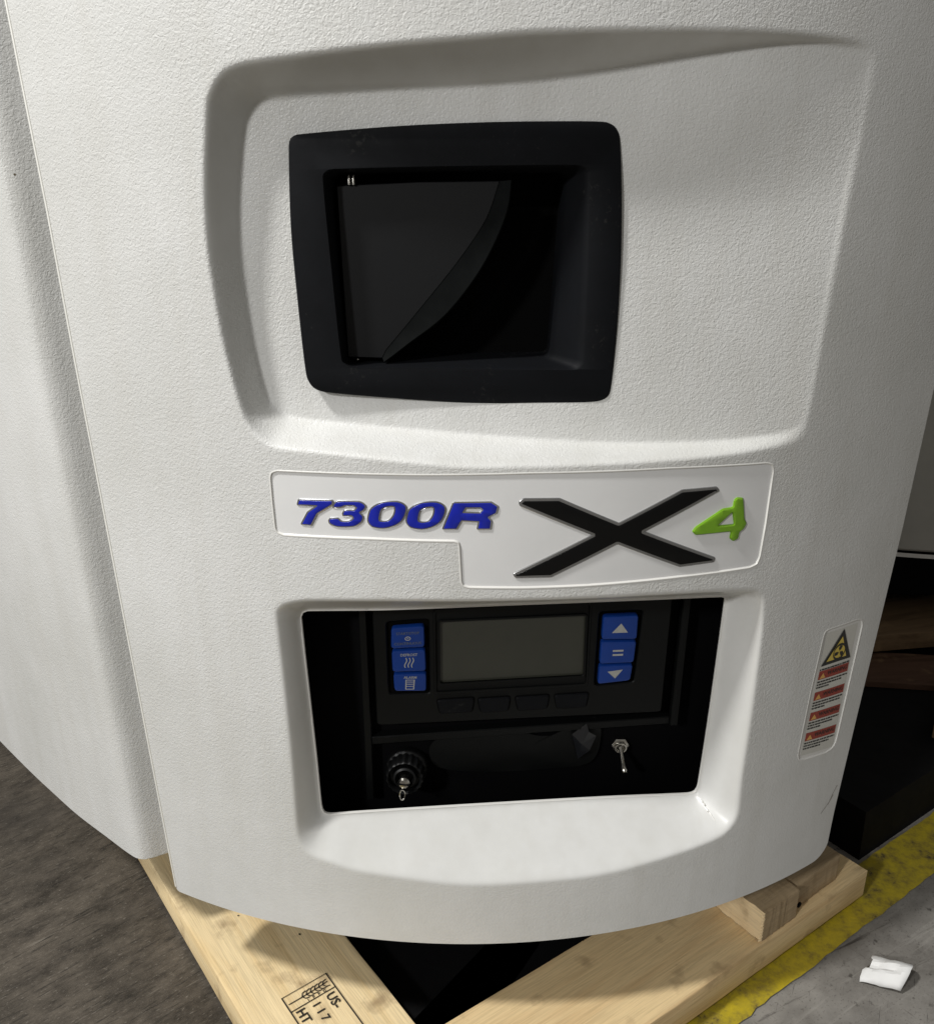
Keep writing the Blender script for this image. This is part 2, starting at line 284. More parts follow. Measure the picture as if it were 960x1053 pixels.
def relief(mb, outer, levels, base, m, holes=(), rim=None, slice_x=None, cap_mat=None, back=False):
    """flat shape with its outer loop in (x,z); levels = [(inset, height toward viewer)], bent onto Y = base(x,z)"""
    bm = bmesh.new(); loops = [ccw(outer)] + [ccw(h) for h in holes]
    last = []; mi0 = 0
    for li, P in enumerate(loops):
        sgn = 1 if li == 0 else -1
        rings = []
        for (ins, h) in levels:
            Q = inset(P, ins * sgn); rings.append([bm.verts.new((q[0], h, q[1])) for q in Q])
        for a, b in zip(rings[:-1], rings[1:]):
            for i in range(len(a)):
                j = (i + 1) % len(a)
                try: f = bm.faces.new((a[i], a[j], b[j], b[i])); f.material_index = 0
                except ValueError: pass
        last.append(rings[-1])
        if li == 0 and back:
            pass
    polys = [[Vector((v.co.x, v.co.z, 0)) for v in r] for r in last]
    flat = [v for r in last for v in r]
    for t in tessellate_polygon(polys):
        try: f = bm.faces.new([flat[k] for k in t]); f.material_index = 1
        except ValueError: pass
    if slice_x:
        xs = [v.co.x for v in bm.verts]; x = min(xs) + slice_x
        while x < max(xs):
            g = bm.verts[:] + bm.edges[:] + bm.faces[:]
            bmesh.ops.bisect_plane(bm, geom=g, dist=1e-6, plane_co=(x, 0, 0), plane_no=(1, 0, 0)); x += slice_x
    bm.verts.index_update()
    V = [(v.co.x, base(v.co.x, v.co.z) - v.co.y, v.co.z) for v in bm.verts]
    for idx, mm in ((0, m), (1, cap_mat or m)):
        F = [[v.index for v in f.verts] for f in bm.faces if f.material_index == idx]
        if not F: continue
        used = sorted({k for f in F for k in f}) if False else None
        k = len(mb.V)
        if idx == 0: mb.V += V; k0 = k
        i = mb.mi(mm)
        for f in F: mb.F.append([k0 + q for q in f]); mb.I.append(i)
    bm.free()
def box(mb, c, s, m, rot=None, bev=0):
    bm = bmesh.new(); bmesh.ops.create_cube(bm, size=1)
    for v in bm.verts: v.co = Vector((v.co.x * s[0], v.co.y * s[1], v.co.z * s[2]))
    if bev: bmesh.ops.bevel(bm, geom=bm.edges[:], offset=bev, segments=2, affect='EDGES', profile=.6)
    R = rot or Matrix.Identity(3)
    bm.verts.index_update()
    mb.add([R @ v.co + Vector(c) for v in bm.verts], [[v.index for v in f.verts] for f in bm.faces], m); bm.free()
def lathe(mb, prof, origin, axis, m, n=32, flute=None, up=(0, 0, 1)):
    """prof = [(r, t)] along axis"""
    ax = Vector(axis).normalized(); u = ax.cross(Vector(up)).normalized(); v = ax.cross(u); O = Vector(origin)
    V = []; F = []
    for k, (r, t) in enumerate(prof):
        for i in range(n):
            a = 2 * math.pi * i / n; rr = r
            if flute and k in flute[0]: rr = r * (1 - flute[2] * (.5 + .5 * math.cos(a * flute[1])))
            V.append(O + ax * t + (u * math.cos(a) + v * math.sin(a)) * rr)
    for k in range(len(prof) - 1):
        for i in range(n):
            j = (i + 1) % n; F.append([k*n+i, k*n+j, (k+1)*n+j, (k+1)*n+i])
    F.append(list(range(n))); F.append([(len(prof)-1)*n + i for i in range(n)][::-1])
    mb.add(V, F, m)
def tube(mb, P, r, m, n=8, closed=False):
    P = [Vector(p) for p in P]; V = []; F = []; N_ = len(P)
    for i, p in enumerate(P):
        a = P[i-1] if (i or closed) else p; b = P[(i+1) % N_] if (i < N_-1 or closed) else p
        t = (b - a).normalized(); s = t.cross(Vector((.13, .31, .94))).normalized(); q = t.cross(s)
        rr = r[i] if isinstance(r, (list, tuple)) else r
        for k in range(n):
            an = 2*math.pi*k/n; V.append(p + (s*math.cos(an) + q*math.sin(an)) * rr)
    for i in range(N_ if closed else N_ - 1):
        for k in range(n):
            F.append([i*n+k, i*n+(k+1) % n, ((i+1) % N_)*n+(k+1) % n, ((i+1) % N_)*n+k])
    if not closed: F += [list(range(n)), [(N_-1)*n+k for k in range(n)][::-1]]
    mb.add(V, F, m)
def text2d(s, size=1.0, bold=0.0, align='CENTER'):
    cu = bpy.data.curves.new('t', 'FONT'); cu.body = s; cu.size = size; cu.align_x = align; cu.align_y = 'CENTER'
    cu.offset = bold; cu.resolution_u = 2; cu.fill_mode = 'FRONT'
    o = bpy.data.objects.new('t', cu); C.objects.link(o)
    dg = bpy.context.evaluated_depsgraph_get(); me = o.evaluated_get(dg).to_mesh()
    V = [(v.co.x, v.co.y) for v in me.vertices]; F = [list(p.vertices) for p in me.polygons]
    o.evaluated_get(dg).to_mesh_clear(); bpy.data.objects.remove(o); bpy.data.curves.remove(cu)
    return V, F
def put_text(mb, s, size, fn, m, bold=0.0, align='CENTER', sx=1.0):
    V, F = text2d(s, size, bold, align)
    mb.add([fn(x * sx, y) for x, y in V], F, m)
def put_poly(mb, P, fn, m):
    t = tessellate_polygon([[Vector((p[0], p[1], 0)) for p in P]])
    mb.add([fn(*p) for p in P], [list(k) for k in t], m)
def stroke(P, w, closed=False):
    """2D polyline to quads"""
    P = np.array(P, float); n = len(P); L = []; Rr = []
    for i in range(n):
        a = P[i-1] if (i or closed) else P[i]; b = P[(i+1) % n] if (i < n-1 or closed) else P[i]
        t = (b - a) / (np.linalg.norm(b - a) + 1e-12); q = np.array([-t[1], t[0]]) * w / 2
        if closed and n < 8: q *= 1.3
        L.append(P[i] + q); Rr.append(P[i] - q)
    V = L + Rr; F = []
    for i in range(n if closed else n-1):
        j = (i+1) % n; F.append([i, j, n+j, n+i])
    return V, F
def put_stroke(mb, P, w, fn, m, closed=False):
    V, F = stroke(P, w, closed); mb.add([fn(*v) for v in V], F, m)

def dist_poly(X, Z, P):
    """distance to closed polyline, nearest point, inside mask"""
    best = np.full(X.shape, 1e9); nx = np.zeros_like(X); nz = np.zeros_like(Z); ins = np.zeros(X.shape, bool)
    n = len(P)
    for i in range(n):
        ax, az = P[i]; bx, bz = P[(i+1) % n]; dx, dz = bx-ax, bz-az; l2 = dx*dx+dz*dz
        if l2 < 1e-14: continue
        t = np.clip(((X-ax)*dx + (Z-az)*dz)/l2, 0, 1); px = ax+t*dx; pz = az+t*dz
        d = (X-px)**2+(Z-pz)**2; m = d < best
        best[m] = d[m]; nx[m] = px[m]; nz[m] = pz[m]
        if az != bz:
            cr = ((az > Z) != (bz > Z)) & (X < (bx-ax)*(Z-az)/(bz-az)+ax); ins ^= cr
    return np.sqrt(best), nx, nz, ins

# ------------------------------------------------------------------ shape of the unit's front
RAD, CY = .66, 1.28
def skin(x, z=0, off=0.0):              # the drum-shaped front (off > 0 lies in front of it)
    r = RAD + off; x = max(-r*.98, min(r*.98, x)); return CY - math.sqrt(r*r - x*x)
WA, WB = .672, .12
win = lambda x, z=0: WA + WB*x          # plane of the control window
BZ, BB = .660, .024
bez = lambda x, z=0: BZ + BB*x          # plane of the gauge bezel
def edge(tab, z):
    zz = np.array([t[1] for t in tab]); xx = np.array([t[0] for t in tab]); i = np.argsort(zz); return np.interp(z, zz[i], xx[i])
LE = [(-.2868, .09), (-.2905, .16), (-.2978, .31), (-.3030, .41), (-.3088, .53), (-.3135, .62), (-.3180, .73), (-.3264, .87), (-.334, 1.0)]
RE = [(.3741, .09), (.3760, .13), (.3858, .246), (.3955, .35), (.4040, .44), (.4130, .5746), (.4230, .75), (.431, 1.0)]

# ================================================================== THE SETTING
ZF = -.058        # floor
ZT = -.010        # top of the pallet boards
def floor_mat():
    m = bpy.data.materials.new('worn_concrete'); m.use_nodes = True
    nt = m.node_tree; N = nt.nodes; L = nt.links; b = N['Principled BSDF']
    tc = N.new('ShaderNodeTexCoord')
    n = N.new('ShaderNodeTexNoise'); n.inputs['Scale'].default_value = 9; n.inputs['Detail'].default_value = 9; n.inputs['Roughness'].default_value = .7
    L.new(tc.outputs['Object'], n.inputs['Vector'])
    cr = N.new('ShaderNodeValToRGB'); e = cr.color_ramp.elements
    e[0].position = .32; e[0].color = (.135, .125, .112, 1); e[1].position = .66; e[1].color = (.30, .285, .26, 1)
    L.new(n.outputs[0], cr.inputs[0])
    # scuffs: stretched noise at two angles
    out = cr.outputs[0]
    for ang, scl, lo, hi, colr, amt in ((.45, (9, 130, 1), .60, .72, (.055, .048, .042, 1), .85), (-.9, (14, 160, 1), .64, .74, (.07, .06, .05, 1), .7),
                                        (.55, (5, 70, 1), .58, .74, (.46, .44, .40, 1), .45), (.2, (60, 60, 1), .62, .68, (.05, .045, .04, 1), .75), (.6, (260, 420, 1), .58, .64, (.08, .07, .06, 1), .5), (1.1, (18, 500, 1), .66, .70, (.03, .027, .024, 1), .9)):
        rt = N.new('ShaderNodeMapping'); rt.vector_type = 'TEXTURE'; rt.inputs['Rotation'].default_value = (0, 0, ang); L.new(tc.outputs['Object'], rt.inputs[0])
        sc = N.new('ShaderNodeMapping'); sc.inputs['Scale'].default_value = scl; L.new(rt.outputs[0], sc.inputs[0])
        nn = N.new('ShaderNodeTexNoise'); nn.inputs['Scale'].default_value = 1; nn.inputs['Detail'].default_value = 5; nn.inputs['Roughness'].default_value = .62
        L.new(sc.outputs[0], nn.inputs['Vector'])
        r = N.new('ShaderNodeMapRange'); r.inputs[1].default_value = lo; r.inputs[2].default_value = hi; r.inputs[4].default_value = amt
        L.new(nn.outputs[0], r.inputs[0])
        mx = N.new('ShaderNodeMix'); mx.data_type = 'RGBA'; mx.inputs[7].default_value = colr
        L.new(r.outputs[0], mx.inputs[0]); L.new(out, mx.inputs[6]); out = mx.outputs[2]
    L.new(out, b.inputs['Base Color'])
    b.inputs['Roughness'].default_value = .62; b.inputs['Specular IOR Level'].default_value = .3
    bp = N.new('ShaderNodeBump'); bp.inputs['Strength'].default_value = .5; bp.inputs['Distance'].default_value = .002
    L.new(n.outputs[0], bp.inputs['Height']); L.new(bp.outputs[0], b.inputs['Normal'])
    return m
def stained_mat():
    """the brown grimy sealed floor on the left, streaked along the loading direction"""
    m = bpy.data.materials.new('brown_grimy_floor'); m.use_nodes = True
    nt = m.node_tree; N = nt.nodes; L = nt.links; b = N['Principled BSDF']
    tc = N.new('ShaderNodeTexCoord')
    rt = N.new('ShaderNodeMapping'); rt.vector_type = 'TEXTURE'; rt.inputs['Rotation'].default_value = (0, 0, .75); L.new(tc.outputs['Object'], rt.inputs[0])
    def nz(scl, det=6, ro=.62):
        sc = N.new('ShaderNodeMapping'); sc.inputs['Scale'].default_value = scl; L.new(rt.outputs[0], sc.inputs[0])
        nn = N.new('ShaderNodeTexNoise'); nn.inputs['Scale'].default_value = 1; nn.inputs['Detail'].default_value = det; nn.inputs['Roughness'].default_value = ro
        L.new(sc.outputs[0], nn.inputs['Vector']); return nn.outputs[0]
    a = nz((13, 22, 1), 10, .80)
    cr = N.new('ShaderNodeValToRGB'); e = cr.color_ramp.elements
    e[0].position = .36; e[0].color = (.031, .026, .020, 1); e[1].position = .68; e[1].color = (.142, .121, .096, 1)
    L.new(a, cr.inputs[0]); out = cr.outputs[0]
    for scl, lo, hi, colr, amt in (((14, 190, 1), .62, .76, (.30, .27, .23, 1), .5), ((30, 260, 1), .56, .66, (.025, .022, .018, 1), .8), ((160, 420, 1), .60, .66, (.32, .29, .25, 1), .35), ((3, 5, 1), .5, .7, (.05, .044, .038, 1), .6), ((50, 70, 1), .62, .72, (.04, .033, .028, 1), .6)):
        r = N.new('ShaderNodeMapRange'); r.inputs[1].default_value = lo; r.inputs[2].default_value = hi; r.inputs[4].default_value = amt
        L.new(nz(scl), r.inputs[0])
        mx = N.new('ShaderNodeMix'); mx.data_type = 'RGBA'; mx.inputs[7].default_value = colr
        L.new(r.outputs[0], mx.inputs[0]); L.new(out, mx.inputs[6]); out = mx.outputs[2]
    L.new(out, b.inputs['Base Color'])
    b.inputs['Roughness'].default_value = .6; b.inputs['Specular IOR Level'].default_value = .3
    bp = N.new('ShaderNodeBump'); bp.inputs['Strength'].default_value = .8; bp.inputs['Distance'].default_value = .0015
    L.new(nz((70, 300, 1), 6, .7), bp.inputs['Height']); L.new(bp.outputs[0], b.inputs['Normal'])
    return m
fl = mesh_obj('floor', [(-12, -8, ZF), (12, -8, ZF), (12, 16, ZF), (-12, 16, ZF)], [[0, 1, 2, 3]], floor_mat(), smooth=False)
tag(fl, 'scuffed grey concrete floor around the pallet', 'floor', kind='structure')
dF = np.array([.824, .566]); nF = np.array([-.566, .824])     # direction of the yellow line in plan, and its left normal
def alongline(s, t): p = np.array([.2929, .6751]) + dF*s + nF*t; return (p[0], p[1])
# grimy strip of floor on the left
a = [(-10, -6), (-.02, -6), (.03, .35), (.06, .9), (.05, 9), (-10, 9)]
g_ = mesh_obj('floor_coating', [(x, y, ZF+.0012) for x, y in a], [[0, 1, 2, 3, 4, 5]], stained_mat(), smooth=False)
tag(g_, 'dark brown grimy floor coating left of the pallet', 'floor', kind='structure')
# yellow floor line with worn patches and uneven edges
def yellow_mat():
    m = bpy.data.materials.new('worn_yellow_tape'); m.use_nodes = True
    nt = m.node_tree; N = nt.nodes; L = nt.links; b = N['Principled BSDF']; tc = N.new('ShaderNodeTexCoord')
    n = N.new('ShaderNodeTexNoise'); n.inputs['Scale'].default_value = 45; n.inputs['Detail'].default_value = 7; n.inputs['Roughness'].default_value = .7
    L.new(tc.outputs['Object'], n.inputs['Vector'])
    cr = N.new('ShaderNodeValToRGB'); e = cr.color_ramp.elements
    e[0].position = .34; e[0].color = (.08, .065, .03, 1); e[1].position = .68; e[1].color = (.54, .42, .02, 1)
    k = e.new(.40); k.color = (.26, .20, .035, 1); k = e.new(.52); k.color = (.42, .33, .025, 1)
    L.new(n.outputs[0], cr.inputs[0]); L.new(cr.outputs[0], b.inputs['Base Color'])
    b.inputs['Roughness'].default_value = .45
    bp = N.new('ShaderNodeBump'); bp.inputs['Strength'].default_value = .6; bp.inputs['Distance'].default_value = .0015
    L.new(n.outputs[0], bp.inputs['Height']); L.new(bp.outputs[0], b.inputs['Normal'])
    return m
V = []; F = []; k = 0
ss = np.arange(-1.5, 3.0, .012)
for s in ss:
    for t, j in ((0, 1), (.0625, 1)):
        o = .0006*math.sin(s*41+t*900) + rng.normal(0, .0006)
        V.append((*alongline(s, t+o), ZF+.0022))
for i in range(len(ss)-1): F.append([2*i, 2*i+2, 2*i+3, 2*i+1])
y_ = mesh_obj('floor_line', V, F, yellow_mat(), smooth=False)
tag(y_, 'worn yellow line on the floor along the pallet', 'floor line', kind='structure')

# ================================================================== PALLET
pallet = empty('wooden_pallet', (.1, .66, ZF), 'light pine pallet under the white unit, its two front boards meeting in a V', 'pallet')
angR = math.atan2(.566, .824); angL = math.atan2(-.796, .605)
def plank(name, P, z0, z1, m, mend, rag=0.0, lab=None, parent=pallet, bev=.0016):
    """P = 4 plan corners ccw"""
    P = ccw(P); bm = bmesh.new()
    lo = [bm.verts.new((x, y, z0)) for x, y in P]; hi = [bm.verts.new((x, y, z1)) for x, y in P]
    bm.faces.new(lo[::-1]); bm.faces.new(hi)
    for i in range(4): bm.faces.new((lo[i], lo[(i+1) % 4], hi[(i+1) % 4], hi[i]))
    # subdivide long edges for slight wear
    bmesh.ops.bevel(bm, geom=bm.edges[:], offset=bev, segments=2, affect='EDGES', profile=.6)
    longe = [e for e in bm.edges if e.calc_length() > .05]
    bmesh.ops.subdivide_edges(bm, edges=longe, cuts=24, use_grid_fill=True)
    r = random.Random(hash(name) % 97 + int(z1*1e4))
    for v in bm.verts:
        v.co += Vector((r.uniform(-1, 1), r.uniform(-1, 1), r.uniform(-.6, .6))) * rag
    bm.verts.index_update()
    mb = MB(); mb.add([v.co.copy() - parent.location for v in bm.verts], [[v.index for v in f.verts] for f in bm.faces], m)
    bm.free(); o = mb.build(name, parent, 40)
    if name == 'block':         # sawn ends coloured brighter, as lit end grain
        o.data.materials.append(mend)
        for p_ in o.data.polygons:
            if abs(p_.normal.x*.824+p_.normal.y*.566) > .8: p_.material_index = 1
    if lab: o['label'] = lab
    return o
p0 = np.array([.4756, .8307]); nR = np.array([-.566, .824]); dR = np.array([.824, .566])
def R_(s, t): q = p0 - dR*s + nR*t; return (q[0], q[1])
wR = wood('pine_right', angR, (.80, .61, .34), (.68, .48, .25)); wL = wood('pine_left', angL, (.90, .72, .43), (.80, .60, .32)); wE = wood('pine_lit_end_grain', angR + 1.57, (.86, .68, .42), (.66, .48, .26))
plank('plank', [R_(0, 0), R_(0, .052), R_(.62, .106), R_(.62, 0)][:0] or [R_(.62, 0), R_(0, 0), R_(.006, .113), R_(.62, .113)], ZF+.010, ZT, wR, wE, .0004, 'pale board whose dark front edge runs along the yellow line')
q0 = np.array([-.3789, .8419]); dL = np.array([.607, -.795]); nL = np.array([.795, .607])
def L_(s, t): q = q0 + dL*s + nL*t; return (q[0], q[1])
plank('plank', [L_(-.55, 0), L_(.425, 0), L_(.425, .131), L_(-.55, .131)], ZF+.010, ZT-.0004, wL, wE, .0003, 'honey coloured board carrying the black ink stamp')
# further boards of the pallet under the unit, mostly hidden
plank('plank', [L_(-.55, .50), L_(-.02, .50), L_(-.02, .62), L_(-.55, .62)], ZF+.003, ZT-.001, wL, wE, .0003)
def R2(s, t): return R_(s, t)
# block standing on the right board
bp_ = np.array([.3147, .7232]);
def B_(s, t): q = bp_ + dR*s + nR*t; return (q[0], q[1])
wB = wood('pine_block_shaded', angR, (.44, .33, .20), (.32, .23, .13))  # darker copy of the pine, shade of the sides put into the colour
plank('block', [B_(0, 0), B_(.060, .001), B_(.060, .22), B_(0, .16)], ZT+.0005, ZT+.040, wB, wE, .0006, 'short sawn block with a ragged end grain face coloured as lit')
plank('block', [B_(.064, .008), B_(.150, .010), B_(.150, .22), B_(.064, .22)], ZT+.0005, ZT+.036, wB, wE, .0005)
mb = MB()
r = random.Random(3)
for i in range(9):      # torn fibres down the corner of the block
    z = ZT+.003+i*.0041; s = .0022*r.uniform(.5, 1.3)
    c = Vector((*B_(-.0002, .002), z)) - pallet.location
    mb.add([c+Vector((-.002, -.001, -.0018)), c+Vector((.004, .001, -.0018)), c+Vector((.0035, .001, .0019)), c+Vector((-.0015, -.001, .0017)), c+Vector((.0006, -s*1.4, 0))],
           [[0, 1, 4], [1, 2, 4], [2, 3, 4], [3, 0, 4], [0, 3, 2, 1]], wE)
mb.build('splinter', pallet)
for (s, t, z, rad) in ((.03, .03, ZT+.0402, .003), (.068, .003, ZT+.012, .0035)):
    c = Vector((*B_(s, t), z)) - pallet.location; mb = MB()
    lathe(mb, [(rad, -.001), (rad, .0003), (rad*.6, .0008)], c, (0, 0, 1) if z > ZT+.03 else (.566, -.824, 0), M['black_matte'], 10, up=(1, 0, 0))
    mb.build('nail', pallet)
# stamp on the left board (ink, a fraction of a millimetre high)
mb = MB(); so = np.array([-.1846, .6539]); sx = dL; sy = np.array([.865, .502])   # x along the board, y toward the right edge
sy = nL
def S_(x, y): q = so + sx*x*1.07 + sy*y*1.07; return Vector((q[0], q[1], ZT+.0006)) - pallet.location
HT_ = .0462
put_stroke(mb, [(0, 0), (.085, 0), (.085, HT_), (0, HT_)], .0011, S_, M['stamp_ink'], True)
put_stroke(mb, [(.0185, 0), (.0185, HT_)], .0009, S_, M['stamp_ink'])
# wheat ear: stem and grains
put_stroke(mb, [(.010, .002), (.010, .015), (.0095, .034), (.0085, .043)], .0009, S_, M['stamp_ink'])
for i in range(6):
    y = .017 + i*.0043
    for sg in (-1, 1):
        put_stroke(mb, [(.0098, y-.001), (.0098+sg*.0035, y+.001), (.0098+sg*.0042, y+.0046)], .0010, S_, M['stamp_ink'])
for i, ch in enumerate('IPPC'):
    put_text(mb, ch, .0042, lambda a_, b_, i=i: S_(.0164+b_*0-.0+a_*.0 + b_*-1*0 + .0 + b_*0 + a_*0 + (-b_)*.9, .019+i*.0056+a_), M['stamp_ink'], .00015)
for s_, x, y, sz in (('US-', .0215, HT_-.0085, .0125), ('1 1 7', .0225, .0225, .0110), ('HT', .0205, .0075, .0125)):
    put_text(mb, s_, sz, lambda a_, b_, x=x, y=y: S_(x+a_*1.0, y+b_), M['stamp_ink'], .00025, 'LEFT')
mb.build('ink_stamp', pallet, 60)
# dark spots and a stray fibre on the left board
for (s, t, a_, b_) in ((.075, .020, .0012, .0012), (.178, .098, .0045, .0013), (.205, .092, .0015, .001), (.14, .05, .001, .001)):
    mb = MB(); put_poly(mb, [(s+a_*math.cos(q)*1., t+b_*math.sin(q)) for q in np.linspace(0, 6.28, 9)[:-1]], lambda x, y: Vector((*L_(x, y), ZT+.0003))-pallet.location, M['stamp_ink']); mb.build('knot', pallet)

mb = MB(); c = Vector((*L_(.126, .1275), ZT-.002))
tube(mb, [c+Vector((0, 0, -.004)), c+Vector((.006, .003, 0)), c+Vector((.014, .004, .0015)), c+Vector((.019, .003, .001))], .0006, M['sticker'], 5)
o = mb.build('wood_splinter'); tag(o, 'thin pale splinter sticking out from the edge of the stamped board', 'splinter')
# ================================================================== THE UNIT
unit = empty('refrigeration_unit', (0, 1.2, .04), 'large white plastic machine with black gauge recess, badge and control window', 'cooling unit')
UL = Vector(unit.location)
def ub(mb, name, parent=unit, angle=35):
    """build a mesh given in world coordinates as a child of the unit or of one of its parts"""
    o = mb.build(name, None, angle); o.parent = parent
    if parent is unit: o.location = -UL
    return o

# ---------------- front door
NX, NZ = 500, 600
ztop = .99
s = np.linspace(0, 1, NX)[None, :]; t = np.linspace(0, 1, NZ)[:, None]
Z0 = .0965 + t*(ztop-.0965) + 0*s
XL = edge(LE, Z0); XR = edge(RE, Z0); X = XL + (XR-XL)*s
def zb(x):
    z = np.full(x.shape, .0965)
    for xc, r_, sg in ((.3750, .020, 1), (-.2872, .004, -1)):
        d = r_ - (xc-x)*sg; d = np.clip(d, 0, r_); z += r_ - np.sqrt(np.maximum(r_*r_-d*d, 0))*1.0
    return z
Z = zb(X) + t*(ztop-zb(X))
cell = .0015
holes = {}
sc_o = catmull(D['scoop_out'], .004); sc_i = catmull(D['scoop_in'], .004)
wo = catmull(D['win_out'], .004); wi = roundpoly(D['win_in'], .002, 2) if False else catmull(D['win_in'], .003)
bdg = catmull(D['badge'], .0012) if False else roundpoly(D['badge'], .0012, 2)
lbl = roundpoly(D['label'], .0015, 2)
bzo = catmull(D['bezel'], .002)
bz_hole = inset(ccw(bzo), .012)
for P in (wi, bdg, lbl):
    d, nx, nz, ins = dist_poly(X, Z, P); m_ = d < .00085
    X = np.where(m_, nx, X); Z = np.where(m_, nz, Z)
Y = CY - np.sqrt(RAD**2 - X**2)
# upper scoop
do, _, _, io = dist_poly(X, Z, sc_o); di, _, _, ii = dist_poly(X, Z, sc_i)
tt = np.where(ii, 1, np.where(io, do/(do+di+1e-9), 0))
xr_ = .268 + (Z-.565)*.07; yr_ = CY - np.sqrt(RAD**2-xr_**2) + .0006; hm = (xr_-.174)/2; hw = (xr_+.174)/2
fy = .671 + (X+.174)*(yr_-.671)/(xr_+.174) - .016*np.maximum(0, 1-((X-hm)/hw)**2)
sm_ = lambda q: np.clip(q, 0, 1)**2*(3-2*np.clip(q, 0, 1))
fy = np.maximum(fy, Y); fy = Y + (fy-Y)*(1-.55*sm_((X-.05)/.2)*sm_((Z-.735)/.08))
def prof(q, e=.14): # straight ramp with rounded ends
    q = np.clip(q, 0, 1); k = 1/(2*e*(1-e))
    return np.where(q < e, k*q*q, np.where(q > 1-e, 1-k*(1-q)**2, (k*e*e) + (q-e)*2*k*e))
Y1 = Y + (fy-Y)*prof(tt, .05)
# control window recess
do, _, _, io = dist_poly(X, Z, wo); di, _, _, iw = dist_poly(X, Z, wi)
tw = np.where(iw, 1, np.where(io, do/(do+di+1e-9), 0))
Y1 = np.where(io, Y + (WA+WB*X - Y)*prof(tw, .13), Y1)
# round the creases slightly
for _ in range(2):
    S = Y1.copy(); S[1:-1, 1:-1] = (Y1[1:-1, 1:-1]*2+Y1[:-2, 1:-1]+Y1[2:, 1:-1]+Y1[1:-1, :-2]+Y1[1:-1, 2:])/6
    Y1 = np.where((iw) | (di < .003), Y1, S)
grain = np.ones_like(X)*.52
grain = np.where((tt > .02) & (tt < .98) & (fy-Y > .006) & (Z > .70), .06, grain)     # scoop's upper wall is smooth
grain = np.where(io & (di < .2), .03, grain)
grain = np.where((Z < .30), grain*np.clip((Z-.05)/.25, .35, 1), grain)
verts = np.stack([X, Y1, Z], -1).reshape(-1, 3)
_, _, _, inb = dist_poly(X, Z, bz_hole); _, _, _, inbd = dist_poly(X, Z, bdg); _, _, _, inlb = dist_poly(X, Z, lbl)
def cen(A): return (A[:-1, :-1]+A[1:, :-1]+A[:-1, 1:]+A[1:, 1:])/4
XC, ZC = cen(X), cen(Z)
kill = np.zeros(XC.shape, bool)
for P in (bz_hole, bdg, lbl, wi): kill |= dist_poly(XC, ZC, P)[3]
idx = np.arange(NX*NZ).reshape(NZ, NX)
Q = np.stack([idx[:-1, :-1], idx[:-1, 1:], idx[1:, 1:], idx[1:, :-1]], -1)[~kill]
faces = Q.tolist(); Vl = verts.tolist()
# return flanges round the outside of the shell (rounded edge, 26 mm deep)
loop = list(idx[0, :]) + list(idx[1:, -1])
loopL = list(idx[::-1, 0])
def flange(lp, outx, outz):
    prev = lp
    for k, (o_, dp) in enumerate(((.0006, .0006), (.0009, .0018), (.0009, .030), (-.004, .030))):
        cur = []
        for a_ in lp:
            x, y, z = Vl[a_]; nl = np.array([x, y-CY]); nl /= np.linalg.norm(nl)
            tx = np.array([-nl[1], nl[0]]);
            if tx[0] < 0: tx = -tx
            p = np.array([x, y]) - nl*dp + tx*outx(a_)*o_
            cur.append(len(Vl)); Vl.append([p[0], p[1], z+outz(a_)*o_])
        for i in range(len(lp)-1): faces.append([prev[i], prev[i+1], cur[i+1], cur[i]])
        prev = cur
flange(loop, lambda a_: 1 if a_ % NX == NX-1 else 0, lambda a_: -1 if a_ < NX else 0)
flange(loopL, lambda a_: -1, lambda a_: 0)
me = bpy.data.meshes.new('front_door'); me.from_pydata(Vl, [], faces)
me.materials.append(M['white_door'])
ga = me.attributes.new('grain', 'FLOAT', 'POINT'); gv = np.full(len(Vl), .3, np.float32); gv[:NX*NZ] = grain.reshape(-1); ga.data.foreach_set('value', gv)
me.shade_smooth(); me.set_sharp_from_angle(angle=math.radians(50)); me.update()
bm = bmesh.new(); bm.from_mesh(me)
bmesh.ops.delete(bm, geom=[v for v in bm.verts if not v.link_faces], context='VERTS')
bm.to_mesh(me); bm.free()
door = link(bpy.data.objects.new('front_door', me), unit); door.location = -UL
if door.data.polygons[0].normal.y > 0: door.data.flip_normals()

# lip and thickness round the window
mb = MB(); W = ccw(wi); rings = []
for ins, dy in ((-.0010, .0003), (-.0006, -.0002), (.0002, -.0002), (.0007, .0003), (.0007, .0022)):
    Qi = inset(W, ins); rings.append([(x, win(x)+dy, z) for x, z in Qi])
V = [p for r_ in rings for p in r_]; n = len(W); F = []
for k in range(len(rings)-1):
    for i in range(n): j = (i+1) % n; F.append([k*n+i, k*n+j, (k+1)*n+j, (k+1)*n+i])
mb.add(V, F, M['white_smooth']); ub(mb, 'window_frame', door)
# bead on the door's left edge, its highlight painted in lighter white
mb = MB(); tube(mb, [(float(edge(LE, z))+.0004, skin(float(edge(LE, z)))+.0002, z) for z in np.linspace(.102, .985, 60)], .0013, M['white_bead'], 8); ub(mb, 'edge_bead', door)
# glossy nick where the ledge meets the right wall
mb = MB()
for (x0, z0, x1, z1) in ((.2247, .1985, .2335, .190), (.2235, .2010, .227, .1975)):
    P = []
    for q in np.linspace(0, 1, 7):
        x = x0+(x1-x0)*q; z = z0+(z1-z0)*q; i = np.argmin((verts[:, 0]-x)**2+(verts[:, 2]-z)**2); P.append((x, verts[i, 1]-.0007, z))
    tube(mb, P, [.0002, .0006, .0009, .0007, .0010, .0006, .0002], M['white_smooth'], 6)
ub(mb, 'glue_bead', door)

